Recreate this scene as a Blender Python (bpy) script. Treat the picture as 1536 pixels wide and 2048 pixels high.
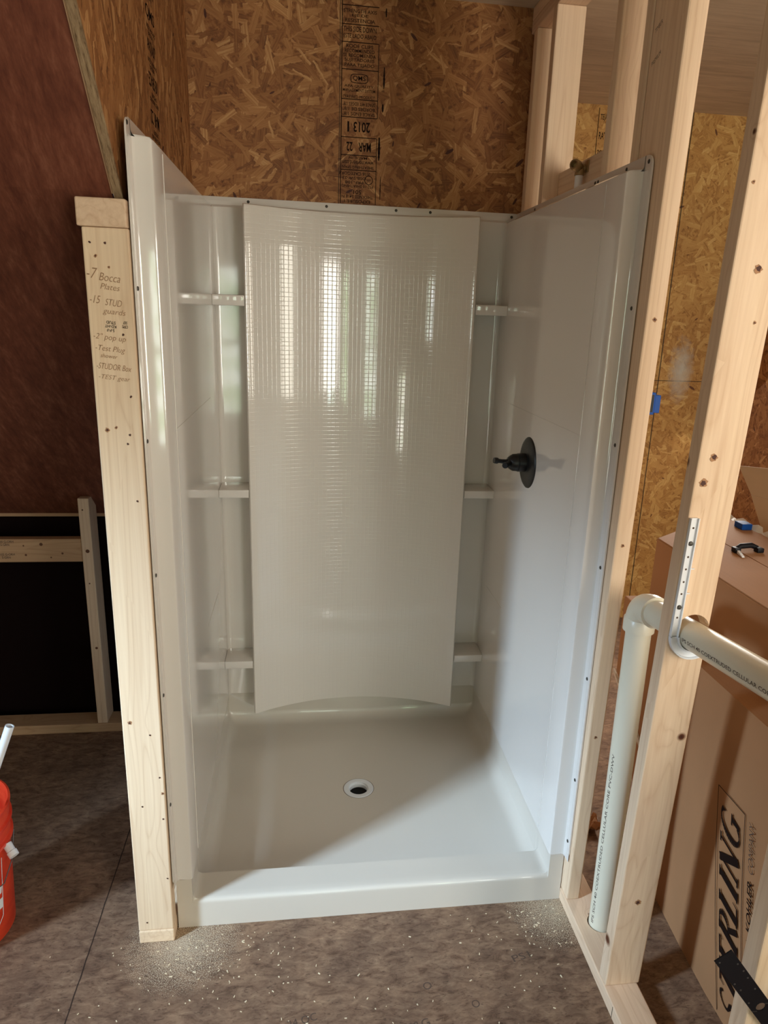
import bpy, bmesh, math, random
from mathutils import Vector, Matrix
random.seed(7)
for o in list(bpy.data.objects): bpy.data.objects.remove(o)
SC = bpy.context.scene
COL = SC.collection
# ------------------------------------------------------------------ camera
CX, CY, CZ = 0.3375, -1.6128, 1.6119
YAW, PITCH, ROLL, FPX = 0.1439, -0.2814, 0.0384, 1433.9
def cam_axes():
    cy, sy = math.cos(YAW), math.sin(YAW); cp, sp = math.cos(PITCH), math.sin(PITCH)
    f = Vector((sy*cp, cy*cp, sp)); r = Vector((cy, -sy, 0)); u = r.cross(f)
    cr, sr = math.cos(ROLL), math.sin(ROLL)
    return cr*r+sr*u, -sr*r+cr*u, f
cr_, cu_, cf_ = cam_axes()
cd = bpy.data.cameras.new('camera'); cam = bpy.data.objects.new('camera', cd); COL.objects.link(cam)
cam.matrix_world = Matrix(((cr_.x, cu_.x, -cf_.x, CX), (cr_.y, cu_.y, -cf_.y, CY), (cr_.z, cu_.z, -cf_.z, CZ), (0, 0, 0, 1)))
cd.sensor_fit = 'VERTICAL'; cd.sensor_height = 36.0; cd.lens = FPX/2048*36.0
cd.shift_x = -40.38/2048; cd.shift_y = 19.07/2048
cd.clip_start = 0.02
SC.camera = cam
# ------------------------------------------------------------------ look, world, daylight
SC.view_settings.view_transform = 'Standard'; SC.view_settings.look = 'None'
SC.view_settings.gamma = 1; SC.view_settings.use_curve_mapping = False
SC.view_settings.exposure = -0.12
w = bpy.data.worlds.new('world'); SC.world = w; w.use_nodes = True
w.node_tree.nodes['Background'].inputs[0].default_value = (.62, .70, .80, 1)
w.node_tree.nodes['Background'].inputs[1].default_value = 0.6
def area(name, loc, aim, sx, sy, power, col, spread=180):
    l = bpy.data.lights.new(name, 'AREA'); l.shape = 'RECTANGLE'; l.size = sx; l.size_y = sy
    l.energy = power; l.color = col; l.spread = math.radians(spread)
    o = bpy.data.objects.new(name, l); COL.objects.link(o); o.location = loc
    o.rotation_euler = (Vector(aim)-Vector(loc)).to_track_quat('-Z', 'Y').to_euler()
    return o
# windows of the front wall: x centre, z0, z1, width, radiance, colour
WINS = [(-2.02, 1.30, 2.05, .30, 17, (.92, .95, 1.0)), (-.86, .05, 1.0, .34, 14, (1.0, .95, .90)), (0.52, .45, 2.05, 0.50, 10, (.92, 1.0, .93)),
        (1.56, .60, 2.05, .24, 13, (.74, 1.0, .66)), (2.14, .55, 2.05, .30, 14, (.80, .96, 1.0))]
FRONT_Y = -4.6
LEFT_X = -2.3
area('daylight_right', (2.36, -3.9, 1.45), (.6, .0, 1.2), 1.3, 1.3, 80, (1.0, .958, .878))  # added key lamp in front of the solid right wall, no window there
area('daylight_left', (LEFT_X+.06, -1.42, 1.85), (.85, .20, .0), .30, .40, 10.5, (.56, .78, 1.0), 38)
area('daylight_side_room_rear', (2.36, 1.62, 1.3), (1.35, .6, .0), .5, .9, 17, (1.0, .95, .86), 110)  # added fill lamp brightening the floor behind the cartons, no window modelled
area('daylight_side_room', (2.36, -1.7, 1.55), (1.7, 1.95, 1.7), 1.0, 1.2, 40, (1.0, .95, .80))

# ------------------------------------------------------------------ helpers
def srgb(r, g, b):
    def f(c):
        c /= 255
        return c/12.92 if c <= .04045 else ((c+.055)/1.055)**2.4
    return (f(r), f(g), f(b), 1)
class MB:
    def __init__(s): s.bm = bmesh.new()
    def box(s, x0, x1, y0, y1, z0, z1, bev=0, seg=2):
        return s.hexa([(x0, y0, z0), (x1, y0, z0), (x1, y1, z0), (x0, y1, z0), (x0, y0, z1), (x1, y0, z1), (x1, y1, z1), (x0, y1, z1)], bev, seg)
    def hexa(s, pts, bev=0, seg=2):
        t = bmesh.new(); v = [t.verts.new(p) for p in pts]
        for f in ((0, 3, 2, 1), (4, 5, 6, 7), (0, 1, 5, 4), (1, 2, 6, 5), (2, 3, 7, 6), (3, 0, 4, 7)): t.faces.new([v[i] for i in f])
        bmesh.ops.recalc_face_normals(t, faces=t.faces)
        if bev: bmesh.ops.bevel(t, geom=list(t.edges), offset=bev, segments=seg, affect='EDGES', profile=.5)
        s.join(t); return s
    def join(s, t):
        me = bpy.data.meshes.new('tmp'); t.to_mesh(me); t.free(); s.bm.from_mesh(me); bpy.data.meshes.remove(me)
    def prism(s, poly, ax, a, b, bev=0):
        t = bmesh.new()
        def P(p, h): return {'x': (h, p[0], p[1]), 'y': (p[0], h, p[1]), 'z': (p[0], p[1], h)}[ax]
        va = [t.verts.new(P(p, a)) for p in poly]; vb = [t.verts.new(P(p, b)) for p in poly]
        t.faces.new(va); t.faces.new(vb[::-1]); n = len(poly)
        for i in range(n): t.faces.new([va[i], vb[i], vb[(i+1) % n], va[(i+1) % n]])
        bmesh.ops.recalc_face_normals(t, faces=t.faces)
        if bev: bmesh.ops.bevel(t, geom=list(t.edges), offset=bev, segments=2, affect='EDGES', profile=.5)
        s.join(t); return s
    def grid(s, rows, closed=False):
        vs = [[s.bm.verts.new(p) for p in r] for r in rows]
        for i in range(len(vs)-1):
            m = len(vs[i]); k = m if closed else m-1
            for j in range(k): s.bm.faces.new([vs[i][j], vs[i][(j+1) % m], vs[i+1][(j+1) % m], vs[i+1][j]])
        return vs
    def lathe(s, prof, org, ax, n=40):   # prof: (radius, height) along ax
        a = Vector(ax).normalized(); b = a.orthogonal().normalized(); c = a.cross(b); org = Vector(org)
        rows = [[org+a*h+(b*math.cos(t)+c*math.sin(t))*r for t in [2*math.pi*k/n for k in range(n)]] for r, h in prof]
        s.grid(rows, True); return s
    def tube(s, pts, r, n=16, caps=True):
        pts = [Vector(p) for p in pts]; rows = []; up = None
        for i, p in enumerate(pts):
            d = (pts[min(i+1, len(pts)-1)]-pts[max(i-1, 0)]).normalized()
            if up is None: up = d.orthogonal().normalized()
            up = (up-d*up.dot(d)).normalized(); c = d.cross(up)
            rr = r[i] if isinstance(r, (list, tuple)) else r
            rows.append([p+(up*math.cos(t)+c*math.sin(t))*rr for t in [2*math.pi*k/n for k in range(n)]])
        v = s.grid(rows, True)
        if caps: s.bm.faces.new(v[0][::-1]); s.bm.faces.new(v[-1])
        return s
    def build(s, name, mat, parent=None, origin=None, smooth=None):
        bmesh.ops.recalc_face_normals(s.bm, faces=s.bm.faces)
        q = parent
        while q is not None and 'org' not in q and q.parent is not None: q = q.parent
        org = Vector(q['org']) if q is not None and 'org' in q else Vector(origin or (0, 0, 0))
        if parent is None and origin is None: org = Vector((0, 0, 0))
        bmesh.ops.translate(s.bm, verts=s.bm.verts, vec=-org)
        me = bpy.data.meshes.new(name); s.bm.to_mesh(me); s.bm.free()
        if smooth is not None:
            for p in me.polygons: p.use_smooth = True
            try: me.set_sharp_from_angle(angle=math.radians(smooth))
            except Exception: pass
        me.materials.append(mat)
        o = bpy.data.objects.new(name, me); COL.objects.link(o)
        if parent is not None:
            o.parent = parent
        else:
            o.location = org
        return o
ORGS = {}
def empty(name, loc):
    o = bpy.data.objects.new(name, None); COL.objects.link(o); o.location = loc; o.empty_display_size = .05
    o['org'] = list(loc); return o
def tag(o, label, cat, group=None, kind=None):
    o['label'] = label; o['category'] = cat
    if group: o['group'] = group
    if kind: o['kind'] = kind
    return o
def struct(o): o['kind'] = 'structure'; return o

def text(body, cx, cy_, cz, wd, ht, right, up, mat, parent, name='printed_lettering', rot=False, depth=.0004, shear=0, thin=0, lift=.0006):
    """flat lettering fitted into a box wd x ht centred on a point; right/up are its reading axes"""
    cu = bpy.data.curves.new('t', 'FONT'); cu.body = body; cu.align_x = 'CENTER'; cu.shear = shear; cu.offset = thin; cu.resolution_u = 3; cu.space_line = .95
    t = bpy.data.objects.new('t', cu); COL.objects.link(t)
    bpy.context.view_layer.update()
    me = bpy.data.meshes.new_from_object(t.evaluated_get(bpy.context.evaluated_depsgraph_get()))
    bpy.data.objects.remove(t)
    xs = [v.co.x for v in me.vertices]; ys = [v.co.y for v in me.vertices]
    x0, x1, y0, y1 = min(xs), max(xs), min(ys), max(ys)
    R, U = Vector(right).normalized(), Vector(up).normalized(); N = R.cross(U)
    if rot: R, U = -R, -U
    c = Vector((cx, cy_, cz)) + N*lift
    org = Vector(parent['org']) if parent is not None and 'org' in parent else (parent.location if parent is not None else Vector())
    for v in me.vertices:
        v.co = c + R*((v.co.x-(x0+x1)/2)/(x1-x0)*wd) + U*((v.co.y-(y0+y1)/2)/(y1-y0)*ht) - org
    me.materials.clear(); me.materials.append(mat)
    o = bpy.data.objects.new(name, me); COL.objects.link(o)
    if parent is not None: o.parent = parent
    return o

# ------------------------------------------------------------------ node helpers
class NT:
    def __init__(s, name, rough=.6, spec=.3):
        s.m = bpy.data.materials.new(name); s.m.use_nodes = True; s.t = s.m.node_tree
        s.b = s.t.nodes['Principled BSDF']; s.b.inputs['Roughness'].default_value = rough
        s.b.inputs['Specular IOR Level'].default_value = spec
    def n(s, typ, **k):
        nd = s.t.nodes.new(typ)
        for a, v in k.items(): setattr(nd, a, v)
        return nd
    def l(s, a, b): s.t.links.new(a, b)
    def setv(s, sock, v):
        if isinstance(v, (int, float)): sock.default_value = v
        elif isinstance(v, (tuple, list)): sock.default_value = v
        else: s.l(v, sock)
    def math(s, op, a, b=0.0, c=0.0, clamp=False):
        nd = s.n('ShaderNodeMath', operation=op, use_clamp=clamp)
        s.setv(nd.inputs[0], a); s.setv(nd.inputs[1], b); s.setv(nd.inputs[2], c); return nd.outputs[0]
    def vm(s, op, a, b=(0, 0, 0)):
        nd = s.n('ShaderNodeVectorMath', operation=op); s.setv(nd.inputs[0], a); s.setv(nd.inputs[1], b); return nd.outputs[0]
    def ramp(s, f, stops):
        nd = s.n('ShaderNodeValToRGB'); el = nd.color_ramp.elements
        while len(el) < len(stops): el.new(.5)
        for e, (p, c) in zip(el, stops): e.position = p; e.color = c
        s.l(f, nd.inputs[0]); return nd.outputs[0]
    def mix(s, f, a, b, typ='MIX'):
        nd = s.n('ShaderNodeMix', data_type='RGBA', blend_type=typ); s.setv(nd.inputs[0], f); s.setv(nd.inputs[6], a); s.setv(nd.inputs[7], b); return nd.outputs[2]
    def noise(s, v, scale, detail=3, rough=.5, dist=0):
        nd = s.n('ShaderNodeTexNoise'); s.l(v, nd.inputs['Vector']); nd.inputs['Scale'].default_value = scale
        nd.inputs['Detail'].default_value = detail; nd.inputs['Roughness'].default_value = rough; nd.inputs['Distortion'].default_value = dist
        return nd.outputs[0]
    def coord(s, swiz='xyz', geo=False):
        tc = s.n('ShaderNodeTexCoord'); src = tc.outputs['Object']
        if swiz == 'xyz': return src
        sp = s.n('ShaderNodeSeparateXYZ'); s.l(src, sp.inputs[0]); cb = s.n('ShaderNodeCombineXYZ')
        for i, ch in enumerate(swiz):
            if ch in 'xyz': s.l(sp.outputs['xyz'.index(ch)], cb.inputs[i])
        return cb.outputs[0]
    def bump(s, h, strength=.3, dist=.002):
        nd = s.n('ShaderNodeBump'); nd.inputs['Strength'].default_value = strength; nd.inputs['Distance'].default_value = dist
        s.l(h, nd.inputs['Height']); s.l(nd.outputs[0], s.b.inputs['Normal']); return nd
    def base(s, c): s.setv(s.b.inputs['Base Color'], c)

def plain(name, col, rough=.5, metal=0, spec=.4):
    m = NT(name, rough, spec); m.base(col); m.b.inputs['Metallic'].default_value = metal; return m.m

def osb(name, swiz, pal, freq=7, strand=.095, layers=6, angspan=math.pi, angoff=0, rough=.6, bump=.25, seams=None, scuff=None):
    m = NT(name, rough, .35); P = m.coord(swiz)
    fine = m.noise(P, 60, 5, .65)
    col = m.ramp(fine, [(.3, pal[0]), (.5, pal[1]), (.7, pal[2])])
    height = fine
    for i in range(layers):
        off = (3.17*i+1.3, 1.91*i*i+.7, 0)
        Q = m.vm('ADD', P, off)
        vo = m.n('ShaderNodeTexVoronoi', voronoi_dimensions='2D'); m.l(Q, vo.inputs['Vector']); f = freq*(1+.32*i); vo.inputs['Scale'].default_value = f
        loc = m.vm('SUBTRACT', Q, vo.outputs['Position'])
        sc = m.n('ShaderNodeSeparateColor'); m.l(vo.outputs['Color'], sc.inputs[0])
        ang = m.math('ADD', m.math('MULTIPLY', sc.outputs[0], angspan), angoff)
        ro = m.n('ShaderNodeVectorRotate', rotation_type='Z_AXIS'); m.l(loc, ro.inputs['Vector']); m.l(ang, ro.inputs['Angle'])
        sp = m.n('ShaderNodeSeparateXYZ'); m.l(ro.outputs[0], sp.inputs[0]); u, v = sp.outputs[0], sp.outputs[1]
        # ragged edges
        L = strand/(1+.2*i)
        wv = m.math('MULTIPLY_ADD', sc.outputs[1], L*.20, L*.035)
        rag = m.math('MULTIPLY', m.math('SUBTRACT', m.noise(Q, 60, 4), .5), L*.26)
        e1 = m.math('LESS_THAN', m.math('ABSOLUTE', m.math('ADD', v, rag)), wv)
        e2 = m.math('LESS_THAN', m.math('ABSOLUTE', m.math('ADD', u, rag)), L)
        mask = m.math('MULTIPLY', e1, e2)
        cb = m.n('ShaderNodeCombineXYZ'); m.l(m.math('MULTIPLY_ADD', u, 6, m.math('MULTIPLY', sc.outputs[2], 37)), cb.inputs[0]); m.l(m.math('MULTIPLY', v, 130), cb.inputs[1])
        fib = m.noise(cb.outputs[0], 1.6, 3, .6)
        tone = m.math('ADD', m.math('MULTIPLY', sc.outputs[2], .42), m.math('MULTIPLY', fib, .68))
        sc_col = m.ramp(tone, [(.2, pal[0]), (.42, pal[1]), (.68, pal[2]), (.92, pal[3]), (1.0, pal[3])])
        col = m.mix(m.math('MULTIPLY', mask, .90), col, sc_col)
        height = m.math('ADD', height, m.math('MULTIPLY', mask, m.math('MULTIPLY_ADD', sc.outputs[2], .5, .2)))
    # rare dark bark flecks
    vo = m.n('ShaderNodeTexVoronoi', voronoi_dimensions='2D'); m.l(m.vm('ADD', P, (9, 4, 0)), vo.inputs['Vector']); vo.inputs['Scale'].default_value = 6
    loc = m.vm('SUBTRACT', m.vm('ADD', P, (9, 4, 0)), vo.outputs['Position'])
    sc = m.n('ShaderNodeSeparateColor'); m.l(vo.outputs['Color'], sc.inputs[0])
    ro = m.n('ShaderNodeVectorRotate', rotation_type='Z_AXIS'); m.l(loc, ro.inputs['Vector']); m.l(m.math('MULTIPLY', sc.outputs[0], 6.28), ro.inputs['Angle'])
    st = m.vm('MULTIPLY', ro.outputs[0], (1, 3.2, 0)); ln = m.n('ShaderNodeVectorMath', operation='LENGTH'); m.l(st, ln.inputs[0])
    dk = m.math('MULTIPLY', m.math('LESS_THAN', ln.outputs[1], m.math('MULTIPLY', sc.outputs[2], .020)), m.math('GREATER_THAN', sc.outputs[1], .62))
    col = m.mix(m.math('MULTIPLY', dk, .85), col, pal[4])
    big = m.noise(P, 2.3, 2)
    col = m.mix(.55, col, m.mix(1.0, col, m.ramp(big, [(.3, (.72, .66, .62, 1)), (.7, (1.15, 1.15, 1.1, 1))]), 'MULTIPLY'))
    if seams:      # straight panel joints: (component, position, half width)
        sp = m.n('ShaderNodeSeparateXYZ'); m.l(P, sp.inputs[0])
        for comp, pos, hw in seams:
            wob = m.math('MULTIPLY', m.math('SUBTRACT', m.noise(P, 9, 2), .5), .003)
            d = m.math('ABSOLUTE', m.math('SUBTRACT', m.math('ADD', sp.outputs[comp], wob), pos))
            col = m.mix(m.math('MULTIPLY', m.math('LESS_THAN', d, hw), .85), col, (.015, .008, .005, 1))
    if scuff:      # pale plaster smear: centre, radii
        d = m.vm('MULTIPLY', m.vm('SUBTRACT', P, (scuff[0], scuff[1], 0)), (1/scuff[2], 1/scuff[3], 0))
        ln = m.n('ShaderNodeVectorMath', operation='LENGTH'); m.l(d, ln.inputs[0])
        k = m.math('MULTIPLY', m.math('SUBTRACT', 1.1, m.math('ADD', ln.outputs[1], m.math('MULTIPLY', m.noise(P, 30, 4), .7)), clamp=True), 1.1, clamp=True)
        col = m.mix(k, col, (.55, .53, .48, 1))
    m.base(col); m.bump(height, bump, .0015); return m.m

def wood(name, axis, c0, c1, knot=1.0, rough=.62):
    """sawn softwood, grain along the given axis"""
    m = NT(name, rough, .3); P = m.coord()
    oi = m.n('ShaderNodeObjectInfo'); rnd = oi.outputs['Random']
    off = m.n('ShaderNodeCombineXYZ'); m.l(m.math('MULTIPLY', rnd, 31), off.inputs[0]); m.l(m.math('MULTIPLY', rnd, 17), off.inputs[1]); m.l(m.math('MULTIPLY', rnd, 53), off.inputs[2])
    Q = m.vm('ADD', P, off.outputs[0])
    s = {'x': (.5, 14, 14), 'y': (14, .5, 14), 'z': (14, 14, .5)}[axis]
    # knots bend the grain
    ks = {'x': (2.2, 9, 9), 'y': (9, 2.2, 9), 'z': (9, 9, 2.2)}[axis]
    vo = m.n('ShaderNodeTexVoronoi', voronoi_dimensions='3D'); m.l(m.vm('MULTIPLY', Q, ks), vo.inputs['Vector']); vo.inputs['Scale'].default_value = 1
    d = m.n('ShaderNodeVectorMath', operation='DISTANCE'); m.l(m.vm('MULTIPLY', Q, ks), d.inputs[0]); m.l(vo.outputs['Position'], d.inputs[1])
    iso = {'x': (.30, .075, .075), 'y': (.075, .30, .075), 'z': (.075, .075, .30)}[axis]
    dv = m.vm('MULTIPLY', m.vm('SUBTRACT', m.vm('MULTIPLY', Q, ks), vo.outputs['Position']), tuple(a/.075 for a in iso))
    ln = m.n('ShaderNodeVectorMath', operation='LENGTH'); m.l(dv, ln.inputs[0]); dist = ln.outputs[1]
    sc = m.n('ShaderNodeSeparateColor'); m.l(vo.outputs['Color'], sc.inputs[0])
    has = m.math('GREATER_THAN', sc.outputs[0], 1-.5*knot)
    bend = m.math('MULTIPLY', m.math('DIVIDE', .10, m.math('ADD', dist, .12)), has)
    G = m.vm('MULTIPLY', Q, s); Gb = m.n('ShaderNodeVectorMath', operation='ADD'); m.l(G, Gb.inputs[0]); cbn = m.n('ShaderNodeCombineXYZ'); 
    for k in range(3): m.l(bend, cbn.inputs[k])
    m.l(cbn.outputs[0], Gb.inputs[1])
    n1 = m.noise(Gb.outputs[0], 1.1, 1, .4, .25)
    rings = m.math('FRACT', m.math('MULTIPLY', n1, 9))
    line = m.math('MULTIPLY', m.math('SUBTRACT', rings, .5), 2)
    line = m.math('POWER', m.math('ABSOLUTE', line), 5)
    fine = m.noise(m.vm('MULTIPLY', Q, tuple(a*(9 if a > 5 else 3) for a in s)), 1, 3, .6)
    f = m.math('ADD', m.math('MULTIPLY', line, .20), m.math('MULTIPLY', fine, .55))
    col = m.ramp(f, [(.15, c0), (.75, c1)])
    tone = m.ramp(m.noise(m.vm('MULTIPLY', Q, tuple(a*.25 for a in s)), 1.3, 1), [(.3, (.88, .84, .82, 1)), (.7, (1.1, 1.08, 1.04, 1))])
    col = m.mix(.8, col, m.mix(1, col, tone, 'MULTIPLY'))
    kd = m.math('SUBTRACT', 1, m.math('DIVIDE', dist, m.math('MULTIPLY_ADD', sc.outputs[1], .14, .05)), clamp=True)
    kmask = m.math('MULTIPLY', m.math('MULTIPLY', kd, 2.2, clamp=True), has)
    kc = m.ramp(kd, [(.0, srgb(150, 105, 70)), (.45, srgb(105, 62, 40)), (.8, srgb(60, 32, 24))])
    col = m.mix(kmask, col, kc)
    tint = m.mix(rnd, (1.0, .99, .95, 1), (.96, .90, .86, 1)); col = m.mix(1, col, tint, 'MULTIPLY')
    m.base(col); m.bump(fine, .12, .001); return m.m

def acrylic(name, col, grid=0, rough=.08):
    m = NT(name, rough, .5); m.base(col)
    P = m.coord()
    w_ = m.noise(m.vm('MULTIPLY', P, (9, 9, 1.2)), 1, 1)
    h = m.math('MULTIPLY', w_, .35)
    if grid:
        sp = m.n('ShaderNodeSeparateXYZ'); m.l(P, sp.inputs[0])
        for k in (0, 2):
            fr = m.math('ABSOLUTE', m.math('SUBTRACT', m.math('FRACT', m.math('MULTIPLY', sp.outputs[k], 1/grid)), .5))
            g = m.math('POWER', m.math('MULTIPLY', fr, 2), 14)
            h = m.math('SUBTRACT', h, m.math('MULTIPLY', g, .16))
    bn = m.bump(h, .35 if grid else .10, .004)
    m.b.inputs['Coat Weight'].default_value = .6; m.b.inputs['Coat Roughness'].default_value = .05; m.b.inputs['Coat IOR'].default_value = 1.5
    m.l(bn.outputs[0], m.b.inputs['Coat Normal'])
    return m.m

PAL = [srgb(88, 50, 28), srgb(144, 94, 54), srgb(178, 126, 78), srgb(222, 178, 124), srgb(58, 20, 24)]
PALR = [srgb(128, 82, 42), srgb(184, 134, 72), srgb(206, 160, 94), srgb(232, 196, 130), srgb(84, 38, 28)]
M_osb_back = osb('osb_back', 'xz0', PAL, seams=[(0, .452, .0012)])
M_osb_cheek = osb('osb_cheek', 'yz0', PAL, angspan=1.5, angoff=.82)
M_osb_room = osb('osb_room', 'xz0', PALR, seams=[(0, 2.155, .003), (1, 1.33, .002)], scuff=(2.27, 1.38, .10, .24))
def cut_mat():
    m = NT('osb_cut_edge', .85, .1); P = m.coord(); a = m.noise(m.vm('MULTIPLY', P, (60, 9, 9)), 3, 5, .7)
    m.base(m.ramp(a, [(.3, srgb(82, 60, 42)), (.5, srgb(150, 124, 94)), (.7, srgb(178, 152, 118))])); m.bump(a, .5, .003); return m.m
M_cut = cut_mat()
M_osb_side = osb('osb_side', 'yz0', PAL)
FPAL = [srgb(84, 62, 48), srgb(124, 98, 80), srgb(142, 115, 94), srgb(172, 146, 120), srgb(58, 41, 33)]
def floor_mat():
    m = NT('floor_board', .75, .2); P = m.coord('xy0')
    a = m.noise(m.vm('MULTIPLY', P, (1, 2.2, 1)), 22, 6, .68, .8); b = m.noise(P, 7.5, 4, .65); c = m.noise(m.vm('MULTIPLY', P, (1, 3, 1)), 55, 3, .7, 1.2)
    col = m.ramp(a, [(.28, FPAL[0]), (.45, FPAL[1]), (.6, FPAL[2]), (.78, FPAL[3])])
    col = m.mix(m.ramp(c, [(.56, (0, 0, 0, 1)), (.68, (.6, .6, .6, 1))]), col, FPAL[4])
    col = m.mix(.7, col, m.mix(1, col, m.ramp(b, [(.35, (.66, .63, .62, 1)), (.65, (1.22, 1.18, 1.10, 1))]), 'MULTIPLY'))
    sp = m.n('ShaderNodeSeparateXYZ'); m.l(P, sp.inputs[0])
    wob = m.math('MULTIPLY', m.math('SUBTRACT', m.noise(P, 14, 3), .5), .006)
    d = m.math('ABSOLUTE', m.math('SUBTRACT', m.math('ADD', sp.outputs[0], wob), -.216))
    col = m.mix(m.math('MULTIPLY', m.math('LESS_THAN', d, .0017), .85), col, (.02, .012, .01, 1))
    d = m.math('ABSOLUTE', m.math('SUBTRACT', m.math('ADD', sp.outputs[1], wob), -.50))
    col = m.mix(m.math('MULTIPLY', m.math('LESS_THAN', d, .0012), .35), col, (.02, .012, .01, 1))
    # fine sawdust around the two corners of the shower
    for (x, y, r) in ((.02, -.05, .17), (1.04, -.04, .15)):
        dd = m.vm('MULTIPLY', m.vm('SUBTRACT', P, (x, y, 0)), (1/r, 1/r, 0)); ln = m.n('ShaderNodeVectorMath', operation='LENGTH'); m.l(dd, ln.inputs[0])
        k = m.math('SUBTRACT', 1.0, ln.outputs[1], clamp=True)
        k = m.math('MULTIPLY', m.math('MULTIPLY', m.math('GREATER_THAN', m.math('ADD', m.noise(P, 420, 2), m.math('MULTIPLY', k, .19)), .62), .6), m.math('MULTIPLY', k, 4, clamp=True))
        col = m.mix(k, col, srgb(225, 208, 180))
    m.base(col); m.bump(a, .25, .002); return m.m
M_floor = floor_mat()
C0, C1 = srgb(238, 216, 190), srgb(206, 173, 142)
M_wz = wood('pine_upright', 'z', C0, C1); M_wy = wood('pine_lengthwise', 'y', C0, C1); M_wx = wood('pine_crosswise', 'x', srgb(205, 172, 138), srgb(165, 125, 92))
def ply(name, cols, swz, stretch):
    m = NT(name, .6, .3); P = m.coord(swz)
    a = m.noise(m.vm('MULTIPLY', P, stretch), 1, 5, .65, .3); b = m.noise(P, 2.2, 2)
    c = m.noise(m.vm('MULTIPLY', P, tuple(s*3.5 for s in stretch)), 1, 3, .7)
    f = m.math('ADD', m.math('MULTIPLY', a, .6), m.math('MULTIPLY', c, .4))
    col = m.ramp(f, [(.32, cols[0]), (.52, cols[1]), (.7, cols[2])])
    col = m.mix(.7, col, m.mix(1, col, m.ramp(b, [(.3, (.85, .85, .85, 1)), (.7, (1.12, 1.1, 1.08, 1))]), 'MULTIPLY'))
    m.base(col); m.bump(a, .08, .001); return m.m
M_ply = ply('plywood_ceiling', [srgb(184, 166, 142), srgb(208, 190, 166), srgb(222, 206, 182)], 'xyz', (2.5, 26, 2.5))
M_red = ply('stained_roof_panel', [srgb(86, 44, 32), srgb(116, 66, 48), srgb(144, 92, 70)], 'xyz', (34, 8, 8))
M_plyedge = plain('ply_edge', srgb(190, 150, 115), .7)
M_eave_shade = plain('dark_underlay', srgb(24, 14, 13), .95, 0, .05)  # near-black colour stands in for the lack of light in the eave
M_wall = plain('room_wall', srgb(150, 120, 90), .8)
M_white = acrylic('white_acrylic', srgb(228, 221, 214)); M_grid = acrylic('white_acrylic_grid', srgb(229, 221, 212), grid=.0145)
M_pan = acrylic('shower_pan_acrylic', srgb(214, 205, 193), rough=.3)
M_black = plain('matte_black_metal', (.006, .006, .007, 1), .38, .0, .5)
M_blackp = plain('black_plastic', (.005, .005, .008, 1), .5, 0, .25)
M_screw = plain('dark_screw_head', srgb(70, 66, 60), .45, .6)
M_pvc = plain('cream_pvc', srgb(226, 218, 196), .32, 0, .5)
M_pvcw = plain('white_plastic', srgb(232, 234, 238), .35, 0, .5)
M_ink = plain('black_ink', srgb(34, 22, 18), .8, 0, .1)
M_inks = plain('faded_ink', srgb(92, 76, 66), .8, 0, .1)
M_pencil = plain('pencil', srgb(158, 122, 92), .7, 0, .2)
M_brass = plain('aged_brass', srgb(176, 156, 120), .35, .75)
M_blue = plain('blue_plastic', srgb(10, 70, 150), .5, 0, .2)
M_dark = plain('dark_hole', (.004, .004, .004, 1), .9)
M_steel = plain('steel_wire', srgb(120, 120, 120), .35, .9)
M_knot = plain('knot', srgb(104, 66, 46), .7)
def card(name, c):
    m = NT(name, .75, .2); P = m.coord(); a = m.noise(P, 5, 3); b = m.noise(m.vm('MULTIPLY', P, (160, 4, 4)), 1, 2)
    m.base(m.mix(.25, c, m.ramp(m.math('ADD', m.math('MULTIPLY', a, .7), m.math('MULTIPLY', b, .3)), [(.3, tuple(x*.7 for x in c[:3])+(1,)), (.7, tuple(min(1, x*1.25) for x in c[:3])+(1,))])))
    return m.m
M_card = card('cardboard', srgb(174, 128, 90)); M_card2 = card('cardboard_light', srgb(212, 190, 158)); M_tape = plain('torn_tape', srgb(222, 214, 200), .4)
def red_mat():
    m = NT('red_plastic', .38, .5); P = m.coord(); a = m.noise(m.vm('MULTIPLY', P, (1, 1, 3)), 14, 3)
    m.base(m.ramp(a, [(.3, srgb(214, 52, 30)), (.7, srgb(236, 78, 46))])); return m.m
M_red_b = red_mat()
def pane_mat(name, c, s, leaf):
    m = bpy.data.materials.new(name); m.use_nodes = True; t = m.node_tree; t.nodes.clear()
    o = t.nodes.new('ShaderNodeOutputMaterial'); e = t.nodes.new('ShaderNodeEmission'); tc = t.nodes.new('ShaderNodeTexCoord'); n = t.nodes.new('ShaderNodeTexNoise'); r = t.nodes.new('ShaderNodeValToRGB')
    n.inputs['Scale'].default_value = 5; n.inputs['Detail'].default_value = 6
    r.color_ramp.elements[0].position = .42; r.color_ramp.elements[0].color = leaf; r.color_ramp.elements[1].position = .6; r.color_ramp.elements[1].color = c
    t.links.new(tc.outputs['Object'], n.inputs['Vector']); t.links.new(n.outputs[0], r.inputs[0]); t.links.new(r.outputs[0], e.inputs[0]); e.inputs[1].default_value = s
    t.links.new(e.outputs[0], o.inputs[0]); return m

# ------------------------------------------------------------------ the setting
Z_C = 2.573
struct(MB().box(LEFT_X-.1, 2.55, FRONT_Y-.1, 2.1, -.02, 0).build('floor', M_floor))
back = struct(MB().box(-.045, 1.16, .990, 1.002, 0, Z_C).build('wall_back', M_osb_back))
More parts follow.
